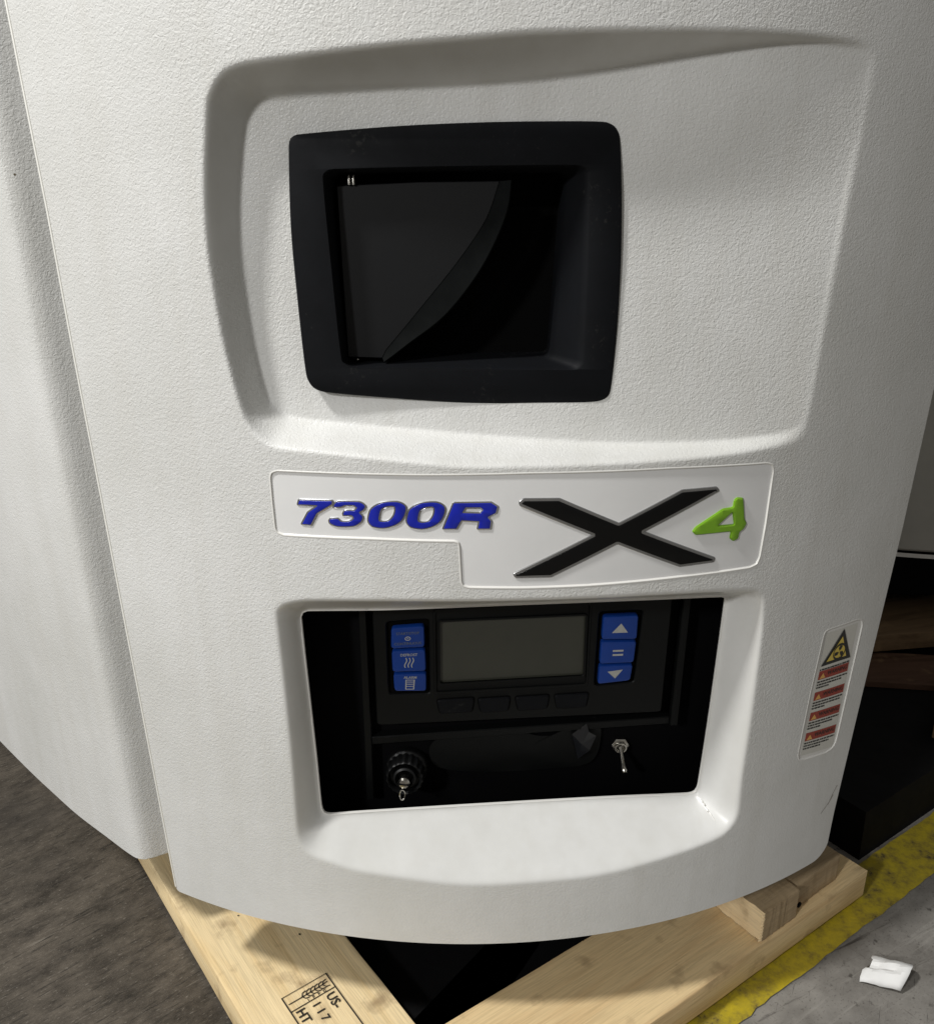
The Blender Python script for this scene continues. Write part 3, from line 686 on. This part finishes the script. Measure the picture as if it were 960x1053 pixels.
# pockets for the badge and the warning label
def pocket(mb, P, depth, m, lipm):
    P = ccw(P); rings = []
    for ins, h in ((-.0016, -.0003), (-.0008, .0003), (-.0001, .0003), (.0005, -depth*.6), (.0009, -depth)):
        rings.append((inset(P, ins), h))
    bm = bmesh.new(); rv = [[bm.verts.new((q[0], h, q[1])) for q in r_] for r_, h in rings]
    n = len(P)
    for a_, b_ in zip(rv[:-1], rv[1:]):
        for i in range(n): j = (i+1) % n; bm.faces.new((a_[i], a_[j], b_[j], b_[i]))
    for tr in tessellate_polygon([[Vector((v.co.x, v.co.z, 0)) for v in rv[-1]]]):
        f = bm.faces.new([rv[-1][k] for k in tr]); f.material_index = 1
    xs = [v.co.x for v in bm.verts]; x = min(xs)+.004
    while x < max(xs):
        bmesh.ops.bisect_plane(bm, geom=bm.verts[:]+bm.edges[:]+bm.faces[:], dist=1e-6, plane_co=(x, 0, 0), plane_no=(1, 0, 0)); x += .006
    bm.verts.index_update(); k = len(mb.V)
    mb.V += [(v.co.x, skin(v.co.x)-v.co.y, v.co.z) for v in bm.verts]
    i0, i1 = mb.mi(lipm), mb.mi(m)
    for f in bm.faces: mb.F.append([k+v.index for v in f.verts]); mb.I.append(i1 if f.material_index else i0)
    bm.free()
mb = MB(); pocket(mb, bdg, .0011, M['badge_white'], M['white_smooth']); badge = ub(mb, 'badge_plate', door)
badge['label'] = 'smooth white badge plate with raised model number'
mb = MB(); pocket(mb, lbl, .0010, M['white_smooth'], M['white_smooth']); ub(mb, 'label_pocket', door)

# raised characters on the badge
bs = lambda x, z=0: skin(x) + .0010
def glyph(name, outer, holes, m, rimm, inn=.0010, r_=.0007, smooth=False, h=.0011, ro=.0):
    o_ = catmull(outer, .0012) if smooth else roundpoly(outer, r_, 3)
    hs = [catmull(q, .0012) if smooth else roundpoly(q, r_*.6, 3) for q in holes]
    mb = MB()
    relief(mb, o_, [(ro-.0009, -.0002), (ro-.0008, .0006), (ro-.0004, .0009), (ro+.0004, .0009)], bs, rimm, hs, slice_x=.006)
    relief(mb, o_, [(inn*.75, .0007), (inn*.9, h-.0002), (inn+.0003, h)], bs, m, hs, slice_x=.006)
    return ub(mb, name, door)
glyph('digit', D['g7'], [], M['blue_letter'], M['chrome'], .0005)['label'] = 'raised blue digit seven'
glyph('digit', D['g3'], [], M['blue_letter'], M['chrome'], .0004, smooth=True)['label'] = 'raised blue digit three'
glyph('digit', D['g0a'], [D['g0ah']], M['blue_letter'], M['chrome'], .0004, smooth=True)['label'] = 'raised blue digit zero beside the three'
glyph('digit', D['g0b'], [D['g0bh']], M['blue_letter'], M['chrome'], .0004, smooth=True)['label'] = 'raised blue digit zero beside the letter R'
glyph('letter', D['gR'], [D['gRh']], M['blue_letter'], M['chrome'], .0004)['label'] = 'raised blue letter R'
glyph('letter', D['X'], [], M['black_letter'], M['dark_chrome'], .0018, .0010, h=.0016)['label'] = 'large raised black letter X'
glyph('digit', D['four'], [D['fourh']], M['green_letter'], M['green_letter'], .0010, .0014, h=.0018, ro=.0010)['label'] = 'raised green digit four'

# warning label: local a across (0..1), b down (0..1)
ST = [np.array(p) for p in D['sticker']]   # TL, TR, BR, BL
def lab(a_, b_, lift=.0004):
    p = (ST[0]*(1-a_)+ST[1]*a_)*(1-b_) + (ST[3]*(1-a_)+ST[2]*a_)*b_
    return Vector((p[0], skin(p[0])+.0010-lift, p[1]))
mb = MB(); n = 8; V = [lab(i/n, j, .0002) for j in (0, 1) for i in range(n+1)]
mb.add(V, [[i, i+1, n+2+i, n+1+i] for i in range(n)], M['sticker'])
AR = .128/.040     # height / width
def lq(a0, b0, a1, b1, m, lift=.0004):
    V = [lab(a0+(a1-a0)*i/4, b, lift) for b in (b0, b1) for i in range(5)]
    mb.add(V, [[i, i+1, 6+i, 5+i] for i in range(4)], m)
put_poly(mb, [(.03, .262), (.97, .262), (.56, .005)], lambda x, y: lab(x, y, .0009), M['ink'])
put_poly(mb, [(.17, .234), (.80, .234), (.553, .062)], lambda x, y: lab(x, y, .0012), M['sticker_yellow'])
ci = lambda r_, n=20: [(.535+r_*math.cos(q), .178+r_*math.sin(q)/AR) for q in np.linspace(0, 2*math.pi, n+1)[:-1]]
put_stroke(mb, ci(.185), .016, lambda x, y: lab(x, y, .0015), M['ink'], True)
for a0 in (0.3, 2.4, 4.5):    # fan blades
    P = [(.535+r_*math.cos(a0+q), .178+r_*math.sin(a0+q)/AR) for r_, q in ((.02, 0), (.10, -.2), (.16, .2), (.15, .75), (.07, .8))]
    put_poly(mb, P, lambda x, y: lab(x, y, .0015), M['ink'])
def lt(s_, a_, b_, sz, m, align='LEFT', bold=0.0, lift=.0006):
    put_text(mb, s_, sz, lambda x, y: lab(a_+x, b_-y/AR, lift), m, bold, align, .9)
def scribble(a0, a1, b, seed):
    r = random.Random(seed); x = a0
    while x < a1:
        w_ = r.uniform(.03, .09); x1 = min(a1, x+w_)
        lq(x, b-.0060, x1, b+.0060, M['ink'], .0006); x = x1+r.uniform(.012, .025)
scribble(.03, .97, .292, 1)
for k, (b, nl) in enumerate(((.335, 2), (.505, 2), (.672, 2), (.842, 3))):
    lq(.03, b-.032, .97, b+.038, M['sticker_red'])
    put_poly(mb, [(.07, b+.030), (.25, b+.030), (.16, b-.012)], lambda x, y: lab(x, y, .0006), M['ink_orange'])
    lt('WARNING', .30, b, .145, M['ink'], 'LEFT', .002)
    for j in range(nl): scribble(.03, (.97, .80, .55)[j] if k != 1 else (.97, .9)[j], b+.056+j*.023, 10*k+j)
    if nl == 2: scribble(.03, .42, b+.056+2*.023, 10*k+7)
wl = ub(mb, 'warning_label', door); wl['label'] = 'narrow warning sticker with yellow triangle and four red bars'

# crack-like scratch low on the right of the door and pen mark
mb = MB()
def onskin(P, w_, m):
    V, F = stroke(P, w_); mb.add([(x, skin(x)-.00025, z) for x, z in V], F, m)
M['scratch'] = mat('scratch_grime', (.34, .31, .27), .6, var=.2, vscale=200)
onskin([(.3560, .158), (.3610, .163), (.3655, .1675), (.3690, .176), (.3735, .184)], .0007, M['scratch'])
onskin([(.3640, .1650), (.3665, .1690), (.3700, .1740)], .0006, M['scratch'])
o = ub(mb, 'scratch', door)

# ---------------- gauge frame in the upper scoop
mb = MB()
bo = ccw(bzo); b1 = catmull(D['bez_in'], .003); b2s = D['bez_in2']
# matching resample of the two inner loops
def resample2(P, Q, k=8):
    A, B = [], []
    n = len(P)
    def cm(P_, i, s):
        a_, b_, c_, d_ = (np.array(P_[(i+j) % n], float) for j in (-1, 0, 1, 2)); L = np.linalg.norm(c_-b_)
        t1, t2 = (c_-a_)/2, (d_-b_)/2
        for t_ in (t1, t2):
            q = np.linalg.norm(t_)
            if q > L: t_ *= L/q
        return (2*s**3-3*s*s+1)*b_ + (s**3-2*s*s+s)*t1 + (-2*s**3+3*s*s)*c_ + (s**3-s*s)*t2
    for i in range(n):
        for j in range(k): A.append(cm(P, i, j/k)); B.append(cm(Q, i, j/k))
    return np.array(A), np.array(B)
i1, i2 = resample2(D['bez_in'], D['bez_in2'])
relief(mb, bo, [(0, -.012), (0, .0005), (.0006, .0022), (.002, .0030)], bez, M['black'], slice_x=None) if False else None
n = len(bo); rings = [[(x, bez(x)-h, z) for x, z in inset(bo, ins)] for ins, h in ((0, -.010), (0, .0008), (.0006, .0022), (.0022, .0030))]
V = [p for r_ in rings for p in r_]; F = [[k*n+i, k*n+(i+1) % n, (k+1)*n+(i+1) % n, (k+1)*n+i] for k in range(3) for i in range(n)]
base_i = len(V); n2 = len(i1)
def mixr(a_, h): P = i1*(1-a_)+i2*a_; return [(x, bez(x)-h, z) for x, z in P]
inner = [mixr(-.10, .0030), mixr(.04, .0020), mixr(.2, -.001), mixr(.85, -.017), mixr(1.0, -.022), mixr(1.0, -.055)]
for r_ in inner: V += r_
for k in range(len(inner)-1):
    for i in range(n2): j = (i+1) % n2; F.append([base_i+k*n2+i, base_i+k*n2+j, base_i+(k+1)*n2+j, base_i+(k+1)*n2+i])
la = list(range(3*n, 4*n)); lb = list(range(base_i, base_i+n2)); flat = la+lb
for tr in tessellate_polygon([[Vector((V[k][0], V[k][2], 0)) for k in la], [Vector((V[k][0], V[k][2], 0)) for k in lb]]): F.append([flat[k] for k in tr])
mb.add(V, F, M['black']); gf = ub(mb, 'gauge_frame')
gf['label'] = 'flat black plastic frame around the empty gauge recess'
mb = MB(); mb.add([(x, bez(x)+.054, z) for x, z in ((-.12, .60), (.10, .60), (.10, .78), (-.12, .78))], [[0, 1, 2, 3]], M['void']); ub(mb, 'recess_back', gf)
# black plate with a quarter-round edge
fo = [np.array(p) for p in D['flap']]; fb = lambda x, z=0: bez(x)+.012
arc = catmull(D['flap'][2:10], .004, closed=False); arc_in = catmull([(.0235, .7535)] + D['flap_in'], .004, closed=False)
k = 24
def rs(P, k):
    d = np.r_[0, np.cumsum(np.linalg.norm(np.diff(P, axis=0), axis=1))]; q = np.linspace(0, d[-1], k); return np.stack([np.interp(q, d, P[:, 0]), np.interp(q, d, P[:, 1])], 1)
arc = rs(arc, k); arc_in = rs(np.vstack([arc_in[:-1], arc[-1]*.4+arc_in[-1]*.6]), k)
mb = MB()
outl = [D['flap'][0], D['flap'][1]] + [tuple(p) for p in arc_in] + [(D['flap'][10][0], D['flap'][10][1]), D['flap'][11]]
relief(mb, outl, [(0, -.003), (0, .0), (.0005, .0005)], fb, M['flap_black'])
V = [(x, fb(x)-.00052, z) for x, z in arc_in] + [(x*.5+u*.5, fb(x)-.0014, z*.5+q*.5) for (x, z), (u, q) in zip(arc_in, arc)] + [(x, fb(x)-.0040, z) for x, z in arc] + [(x+.0006, fb(x)-.0034, z-.0006) for x, z in arc] + [(x, fb(x)+.003, z) for x, z in arc]
F = [[r_*k+i, r_*k+i+1, (r_+1)*k+i+1, (r_+1)*k+i] for r_ in range(4) for i in range(k-1)]
mb.add(V, F, M['flap_edge']); pl_ = ub(mb, 'gauge_plate', gf); 
px, pz = D['pin'][0]
for dx in (0, .0032): mb = MB(); lathe(mb, [(.0011, -.003), (.0011, .0034), (.0008, .0040)], (px+dx, bez(px)+.010, pz-.0015), (0, 0, 1), M['steel'], 10, up=(1, 0, 0)); ub(mb, 'hinge_pin', gf)
mb = MB(); lathe(mb, [(.0007, 0), (.0007, .0012), (.0003, .0016)], (-.083, bez(px)+.009, .6262), (0, -1, 0), M['steel'], 8)
ub(mb, 'hinge_pin', gf)

# ---------------- control window: dark box, module, knob, toggle
mb = MB()
x0, x1, z0, z1 = -.160, .262, .175, .440; yb = lambda x: win(x)+.042
c_ = [(x0, z0), (x1, z0), (x1, z1), (x0, z1)]
V = [(x, win(x)+.0024, z) for x, z in c_] + [(x, yb(x), z) for x, z in c_]
mb.add(V, [[0, 1, 5, 4], [1, 2, 6, 5], [2, 3, 7, 6], [3, 0, 4, 7]], M['void'])
relief(mb, c_, [(0, 0), (.0005, .0003)], lambda x, z: yb(x), M['black_matte'])
# side rails seen as faint vertical lines
relief(mb, roundpoly([(-.0955, .20), (-.0885, .20), (-.0885, .435), (-.0955, .435)], .001), [(0, 0), (0, .010), (.0008, .011)], lambda x, z: yb(x), M['module_black'])
relief(mb, roundpoly([(.196, .262), (.2035, .262), (.2055, .435), (.198, .435)], .001), [(0, 0), (0, .014), (.0008, .015)], lambda x, z: yb(x), M['module_black'])
relief(mb, roundpoly([(-.0885, .262), (.196, .262), (.196, .270), (-.0885, .270)], .001), [(0, 0), (0, .010), (.0008, .011)], lambda x, z: yb(x), M['module_black'])
ub(mb, 'control_box')
mo = lambda x, z=0: win(x)+.022
mb = MB()
md = [(-.0822, .2885), (.1845, .2820), (.1858, .4075), (-.0822, .4075)]
lf = roundpoly([(-.0290, .3185), (.1112, .3172), (.1112, .4015), (-.0290, .4025)], .003)
wl_ = roundpoly([(-.0705, .3200), (-.0335, .3185), (-.0335, .3940), (-.0705, .3930)], .003)
wr_ = roundpoly([(.1180, .3155), (.1555, .3165), (.1590, .3910), (.1190, .3915)], .003)
relief(mb, roundpoly(md, .004), [(0, -.016), (0, -.001), (.0009, .0)], mo, M['module_black'], [lf, wl_, wr_])
well = lambda x, z=0: mo(x)+.003
for q in (wl_, wr_):
    q = inset(ccw(q), -.0009); relief(mb, q, [(0, .0022), (0, 0)][::1], well, M['void'])
module = ub(mb, 'control_module'); module['label'] = 'black control module with unlit display and blue buttons'
mb = MB()
lc = roundpoly([(-.0236, .3287), (.1066, .3278), (.1060, .3880), (-.0234, .3895)], .0015)
relief(mb, inset(ccw(lf), -.0009), [(0, .0028), (.0006, .0036), (.0020, .0036), (.0026, .002)], well, M['module_black'], [inset(ccw(lc), -.0004)])
relief(mb, inset(ccw(lc), -.0012), [(0, .0002), (.0002, .0004)], well, M['lcd'])
dsp = ub(mb, 'display', module); dsp['label'] = 'unlit grey green display'
def button(name, P, draw, base=.0028, label=None):
    P = np.array(P, float); cx, cz = P.mean(0)
    mb = MB(); relief(mb, inset(ccw(roundpoly(P, .0036)), .0007), [(0, -.003), (0, base-.0012), (.0006, base-.0003), (.0016, base)], mo, M['blue_btn'])
    u = (P[1]-P[0]); u /= np.linalg.norm(u); v = np.array([-u[1], u[0]])
    if v[1] < 0: v = -v
    def fn(x, y): p = np.array([cx, cz])+u*x+v*y; return Vector((p[0], mo(p[0])-base-.0002, p[1]))
    draw(mb, fn); o = ub(mb, name, module)
    if label: o['label'] = label
def ic_start(mb, fn):
    put_text(mb, 'START/STOP', .0036, lambda x, y: fn(x, y+.0042), M['icon_dim'], .00004)
    put_text(mb, 'CONTINUOUS', .0036, lambda x, y: fn(x, y-.0058), M['icon_dim'], .00004)
    put_stroke(mb, [(.0023*math.cos(q), -.0008+.0017*math.sin(q)) for q in np.linspace(0, 6.283, 13)[:-1]], .0007, fn, M['icon'], True)
    put_stroke(mb, [(-.0009, -.0008), (.0009, -.0008)], .0006, fn, M['icon'])
def ic_def(mb, fn):
    put_text(mb, 'DEFROST', .0036, lambda x, y: fn(x, y+.0062), M['icon'], .00005)
    for dx in (-.0030, 0, .0030):
        put_stroke(mb, [(dx+.0009*math.sin(q*1.9*math.pi)+.0003, .0034-.0098*q) for q in np.linspace(0, 1, 14)], .0009, fn, M['icon'])
def ic_alarm(mb, fn):
    put_text(mb, 'ALARM', .0036, lambda x, y: fn(x, y+.0052), M['icon'], .00005)
    put_stroke(mb, [(-.0035, -.0065), (.0035, -.0065), (.0037, .0028), (-.0037, .0028)], .0009, fn, M['icon'], True)
    for y in (.0008, -.0014, -.0036): put_stroke(mb, [(-.003, y), (.003, y)], .0007, fn, M['icon'])
def ic_up(mb, fn): put_poly(mb, [(-.0072, -.0050), (.0076, -.0046), (.0004, .0046)], fn, M['icon'])
def ic_dn(mb, fn): put_poly(mb, [(-.0072, .0036), (.0072, .0040), (-.0002, -.0044)], fn, M['icon'])
def ic_eq(mb, fn):
    for y in (-.0022, .0020): put_stroke(mb, [(-.0048, y), (.0050, y)], .0019, fn, M['icon'])
button('button', [(-.0675, .3670), (-.0368, .3668), (-.0370, .3895), (-.0668, .3888)], ic_start, .0028, 'blue start and stop button')
button('button', [(-.0669, .3436), (-.0360, .3426), (-.0365, .3660), (-.0671, .3662)], ic_def, .0028, 'blue defrost button with three wavy lines')
button('button', [(-.0657, .3240), (-.0361, .3220), (-.0358, .3418), (-.0664, .3428)], ic_alarm, .0028, 'blue button with a list symbol')
button('button', [(.1212, .3645), (.1552, .3628), (.1552, .3885), (.1218, .3888)], ic_up, .0036, 'blue button with up arrow')
button('button', [(.1206, .3394), (.1538, .3386), (.1552, .3620), (.1210, .3638)], ic_eq, .0036, 'blue button with equals sign')
button('button', [(.1200, .3180), (.1518, .3200), (.1534, .3378), (.1206, .3388)], ic_dn, .0036, 'blue button with down arrow')
for (a0, a1, b0, b1) in ((-.0275, .0068, .2972, .3117), (.0098, .0400, .2956, .3103), (.0444, .0762, .2950, .3096), (.0808, .1131, .2942, .3090)):
    mb = MB(); P = [(a0+.003, b0), (a1-.002, b0), (a1, b1), (a0, b1)]
    put = inset(ccw(roundpoly(P, .003)), -.0010)
    relief(mb, put, [(0, .0001), (.0002, .0002)], mo, M['void'])
    relief(mb, roundpoly(P, .003), [(0, .0), (0, .0012), (.0010, .0022)], mo, M['black'])
    ub(mb, 'soft_key', module)
# fluted knob with a slotted stud
kx, kz = -.0575, .2300; ky = yb(kx)
ax = Vector((-.02, -1, .10))
mb = MB()
lathe(mb, [(.0200, 0), (.0200, .008), (.0190, .010), (.0182, .011), (.0182, .0240), (.0172, .0265), (.0158, .0270), (.0142, .0245), (.0138, .0200), (.0112, .0195), (.0106, .0260), (.0090, .0270), (.0078, .0240), (.0074, .0180)],
      (kx, ky, kz), ax, M['knob'], 72, ((3, 4, 5), 18, .08))
kn = ub(mb, 'rotary_knob'); kn['label'] = 'black fluted knob with a bright slotted stud'
mb = MB(); c = Vector((kx, ky, kz)) + ax.normalized()*.019
lathe(mb, [(.0036, 0), (.0036, .012), (.0052, .0125), (.0054, .0150), (.0042, .0168), (.0015, .0175)], c, ax, M['steel'], 24)
box(mb, c+ax.normalized()*.0172, (.0104, .0016, .0012), M['black_matte'], Matrix.Rotation(.1, 3, 'Y'))
ub(mb, 'stud', kn)
mb = MB(); c2 = c+ax.normalized()*.016+Vector((-.0015, -.001, -.005))
tube(mb, [c2+Vector((.0012*math.cos(q)*2.0, -.002*math.sin(q*.5), -.0055+.0055*math.sin(q))) for q in np.linspace(0, 6.283, 15)[:-1]], .0006, M['steel'], 6, True)
ub(mb, 'wire_loop', kn)
# toggle switch
tx, tz = .1502, .2360; ty = yb(tx)
mb = MB(); axt = Vector((0, -1, -.05))
lathe(mb, [(.0085, 0), (.0085, .0010), (.0078, .0011)], (tx, ty, tz), axt, M['steel'], 6)
lathe(mb, [(.0088, .0010), (.0088, .0040), (.0078, .0046), (.0064, .0046), (.0060, .0066), (.0048, .0066), (.0046, .0030)], (tx, ty, tz), axt, M['steel'], 6)
tg = ub(mb, 'toggle_switch'); tg['label'] = 'small steel toggle switch pointing down'
mb = MB(); lathe(mb, [(.0058, .0040), (.0058, .0080), (.0046, .0080), (.0044, .0035)], (tx, ty, tz), axt, M['steel'], 24); ub(mb, 'collar', tg)
mb = MB(); b_ = Vector((tx, ty-.006, tz)); d_ = Vector((.06, -.80, -.60)).normalized()
lathe(mb, [(.0022, 0), (.0020, .010), (.0026, .0185), (.0031, .0215), (.0031, .0232), (.0022, .0252), (.0008, .0258)], b_, d_, M['steel'], 20); ub(mb, 'lever', tg)
# low dark shape standing for torn film and faint reflections
mb = MB(); fbp = lambda x, z=0: yb(x)-.004
P = catmull(D['film'], .004)
cx, cz = P.mean(0); rr = [P, (P-[cx, cz])*.8+[cx, cz], (P-[cx, cz])*.5+[cx, cz], (P-[cx, cz])*.2+[cx, cz]]
r = random.Random(11); V = []
for k_, q in enumerate(rr):
    for (x, z) in q: V.append((x, fbp(x)-.0006*math.sin(x*90+z*60)*(k_ > 0)-.0004*k_, z))
n = len(P); F = [[k_*n+i, k_*n+(i+1) % n, (k_+1)*n+(i+1) % n, (k_+1)*n+i] for k_ in range(3) for i in range(n)] + [list(range(3*n, 4*n))]
mb.add(V, F, M['module_black']); pb = ub(mb, 'dim_shape'); pb['label'] = 'low black shape for torn film and faint reflections below the control module'
mb = MB()
V = [(.1010, fbp(.10)-.004, .2560), (.1140, fbp(.11)-.008, .2700), (.1165, fbp(.11)-.009, .2610), (.1245, fbp(.12)-.006, .2540), (.1180, fbp(.12)-.010, .2400), (.1080, fbp(.11)-.004, .2270), (.1100, fbp(.11)-.010, .2480)]
mb.add(V, [[0, 1, 6], [1, 2, 6], [2, 3, 6], [3, 4, 6], [4, 5, 6], [5, 0, 6]], M['film']); fi = ub(mb, 'film_scrap', unit, 10); fi['label'] = 'grey scrap of torn clear film'

# ---------------- left side cover (a band rolls inward beside the door)
Gp = [(-.030, .756), (-.012, .750), (0, .7435), (.014, .7385), (.026, .7330), (.036, .7275), (.044, .7245), (.054, .7265), (.070, .7375), (.094, .7560), (.142, .793), (.185, .830), (.228, .868), (.292, .927), (.36, .992), (.43, 1.065), (.50, 1.16), (.55, 1.30), (.57, 1.5), (.575, 1.85)]
gc = catmull(Gp, .005, closed=False)
zs = list(np.linspace(.1005, 1.0, 60)); rows = []
e00 = float(edge(LE, .10)); y00 = skin(e00)
for z in zs:
    e0 = float(edge(LE, z)); row = []
    for s_, y in gc[::-1]:
        f_ = 1 - min(1, max(0, (s_-.10)/.3))
        row.append((e00 + (e0-e00)*f_ - s_, y + (skin(e0)-y00)*f_, z))
    rows.append(row)
n = len(rows[0]); V = [p for r_ in rows for p in r_]
F = [[i*n+j, i*n+j+1, (i+1)*n+j+1, (i+1)*n+j] for i in range(len(rows)-1) for j in range(n-1)]
# bottom return
k0 = len(V); cum = []
for dz, dy in ((-.0012, .0012), (-.0012, .02)):
    V += [(x+dy*.3, y+dy, z+dz) for (x, y, z) in rows[0]]
F += [[j, j+1, k0+j+1, k0+j] for j in range(n-1)] + [[k0+j, k0+j+1, k0+n+j+1, k0+n+j] for j in range(n-1)]
mb = MB(); mb.add(V, F, M['white_cover']); sc_ = ub(mb, 'side_cover'); sc_['label'] = 'curved white side cover left of the door'
# ---------------- upper cover above the door, out of the photograph's frame
mb = MB(); P = [(x, skin(x)) for x in np.linspace(-.40, .43, 40)] + [(.47, 1.0), (.47, 1.9), (-.80, 1.9), (-.80, 1.2), (-.60, .98)]
m_ = len(P); lo, hi = 1.003, 2.15
mb.add([(x, y, lo) for x, y in P]+[(x, y, hi) for x, y in P], [list(range(m_))[::-1], list(range(m_, 2*m_))]+[[i, (i+1) % m_, m_+(i+1) % m_, m_+i] for i in range(m_)], M['white_cover']); ub(mb, 'upper_cover')
# ---------------- dark chassis behind the covers
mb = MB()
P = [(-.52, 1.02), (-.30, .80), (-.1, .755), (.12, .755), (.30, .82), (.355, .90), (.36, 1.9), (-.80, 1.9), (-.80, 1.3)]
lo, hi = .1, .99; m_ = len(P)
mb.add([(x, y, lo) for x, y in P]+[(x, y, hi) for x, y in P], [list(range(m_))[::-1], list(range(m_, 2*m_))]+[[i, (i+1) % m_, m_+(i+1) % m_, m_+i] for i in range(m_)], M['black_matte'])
P = [(-.70, 1.26), (-.62, 1.13), (-.50, 1.01), (-.40, .91), (-.30, .845), (-.20, .80), (0, .77), (.17, .79), (.24, .84), (.24, 1.8), (-.7, 1.8)]; m_ = len(P); lo, hi = -.0095, .1  # lower skirt added to block light leaking under the covers
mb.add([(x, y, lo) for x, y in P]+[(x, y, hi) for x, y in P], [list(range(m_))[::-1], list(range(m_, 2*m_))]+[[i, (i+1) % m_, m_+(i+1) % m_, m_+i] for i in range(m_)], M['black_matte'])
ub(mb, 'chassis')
# black skid plate added to black out the gap between the two boards
M['darkener'] = mat('black_shade_fill', (.004, .004, .0045), .7, spec=.15, var=.4, vscale=30, bump=.2, bscale=200)
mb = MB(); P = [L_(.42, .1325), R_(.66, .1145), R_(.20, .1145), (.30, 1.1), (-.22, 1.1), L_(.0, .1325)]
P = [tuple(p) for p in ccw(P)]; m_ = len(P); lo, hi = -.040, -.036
mb.add([(x, y, lo) for x, y in P]+[(x, y, hi) for x, y in P], [list(range(m_))[::-1], list(range(m_, 2*m_))]+[[i, (i+1) % m_, m_+(i+1) % m_, m_+i] for i in range(m_)], M['darkener'])
sk = ub(mb, 'gap_darkener'); sk['label'] = 'black plate added to darken the gap between the two front boards'

# ================================================================== paper scrap
pA, pB = Vector((.4530, .7495, 0)), Vector((.4850, .7305, 0))      # back edge, left to right
pC, pD = Vector((.4232, .7155, 0)), Vector((.4607, .7000, 0))      # front edge, left to right
nu, nv = 10, 12; V = []
r = random.Random(5)
for j in range(nv+1):
    v_ = j/nv
    for i in range(nu+1):
        u_ = i/nu
        p = (pA*(1-u_)+pB*u_)*(1-v_) + (pC*(1-u_)+pD*u_)*v_
        h_ = (.0095+.0125*u_)*math.sin(math.pi*(.04+.93*v_))**.65
        h_ *= 1 - .42*math.exp(-((v_-.52-.1*u_)/.09)**2)*(1-u_)**.8      # crease running in from the torn end
        h_ += .0012*abs(math.sin(u_*6+v_*3)) + r.uniform(-.0004, .0004)
        ax_ = (pB-pA).normalized()
        if i == 0: p += ax_*(.011*math.exp(-((v_-.45)/.10)**2) + r.uniform(-.001, .001))     # notch
        if i == nu: p += ax_*(.004*math.sin(math.pi*v_) + r.uniform(-.0005, .0005))
        V.append(p + Vector((0, 0, ZF+.0004+max(h_, .0002))))
F = [[j*(nu+1)+i, j*(nu+1)+i+1, (j+1)*(nu+1)+i+1, (j+1)*(nu+1)+i] for j in range(nv) for i in range(nu)]
mb = MB(); mb.add(V, F, M['paper']); o = mb.build('paper_scrap', None, 16)
sm = o.modifiers.new('thick', 'SOLIDIFY'); sm.thickness = .00015
tag(o, 'curled scrap of torn white paper on the concrete beside the yellow line', 'paper')

# ================================================================== dim neighbour at the right
nb = empty('neighbouring_unit', (1.1, 1.5, .2), 'dim grey machine cover in the shadows right of the white unit', 'cooling unit')
NL = Vector(nb.location); mb = MB()
M['nb'] = mat('grey_cover', (.48, .47, .43), .5, var=.15, bump=.3, bscale=200, bdist=.0008)
prof2 = [(.60, 1.9), (.60, 1.44), (.612, 1.37), (.64, 1.325), (.70, 1.30), (.90, 1.27), (1.3, 1.26), (1.7, 1.30), (1.9, 1.45), (1.95, 1.9)]
pc = catmull(prof2, .02, closed=False)
zz = [.205, .209, .30, .6, 1.0]
V = [(x - NL.x, y - NL.y + (.004 if k == 0 else 0), z - NL.z) for k, z in enumerate(zz) for x, y in pc]; n = len(pc)
mb.add(V, [[k*n+i, k*n+i+1, (k+1)*n+i+1, (k+1)*n+i] for k in range(4) for i in range(n-1)], M['nb']); mb.build('cover', nb)
mb = MB(); V = [(x - NL.x, y - NL.y-.003, z - NL.z) for z in (.196, .203) for x, y in pc]
mb.add(V, [[i, i+1, n+i+1, n+i] for i in range(n-1)], M['white_smooth']); mb.build('bottom_trim', nb)
mb = MB(); box(mb, (1.27-NL.x, 1.72-NL.y, .145-NL.z), (1.2, .7, .10), M['black_matte']); mb.build('base', nb)
# low black skid along the yellow line, added to turn the dim floor black
sk_ = MB(); P = ccw([alongline(.30, .068), alongline(1.6, .068), alongline(1.6, .36), alongline(.42, .36), alongline(.30, .20)]); m_ = len(P)
sk_.add([(x, y, ZF) for x, y in P]+[(x, y, ZF+.07) for x, y in inset(P, .004)], [list(range(m_))[::-1], list(range(m_, 2*m_))]+[[i, (i+1) % m_, m_+(i+1) % m_, m_+i] for i in range(m_)], M['darkener'])
o = sk_.build('floor_darkener'); tag(o, 'added low black skid on the floor along the far end of the yellow line', 'darkener')
# its pallet
p2 = empty('wooden_pallet', (1.1, 1.5, ZF), 'dark brown pallet in deep shadow behind the white unit', 'pallet')
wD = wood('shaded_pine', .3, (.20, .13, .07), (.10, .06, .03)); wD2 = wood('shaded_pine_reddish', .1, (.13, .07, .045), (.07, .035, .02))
def quadp(cx, cy, l, w_, a_): c, s_ = math.cos(a_), math.sin(a_); return [(cx+c*x-s_*y, cy+s_*x+c*y) for x, y in ((-l/2, -w_/2), (l/2, -w_/2), (l/2, w_/2), (-l/2, w_/2))]
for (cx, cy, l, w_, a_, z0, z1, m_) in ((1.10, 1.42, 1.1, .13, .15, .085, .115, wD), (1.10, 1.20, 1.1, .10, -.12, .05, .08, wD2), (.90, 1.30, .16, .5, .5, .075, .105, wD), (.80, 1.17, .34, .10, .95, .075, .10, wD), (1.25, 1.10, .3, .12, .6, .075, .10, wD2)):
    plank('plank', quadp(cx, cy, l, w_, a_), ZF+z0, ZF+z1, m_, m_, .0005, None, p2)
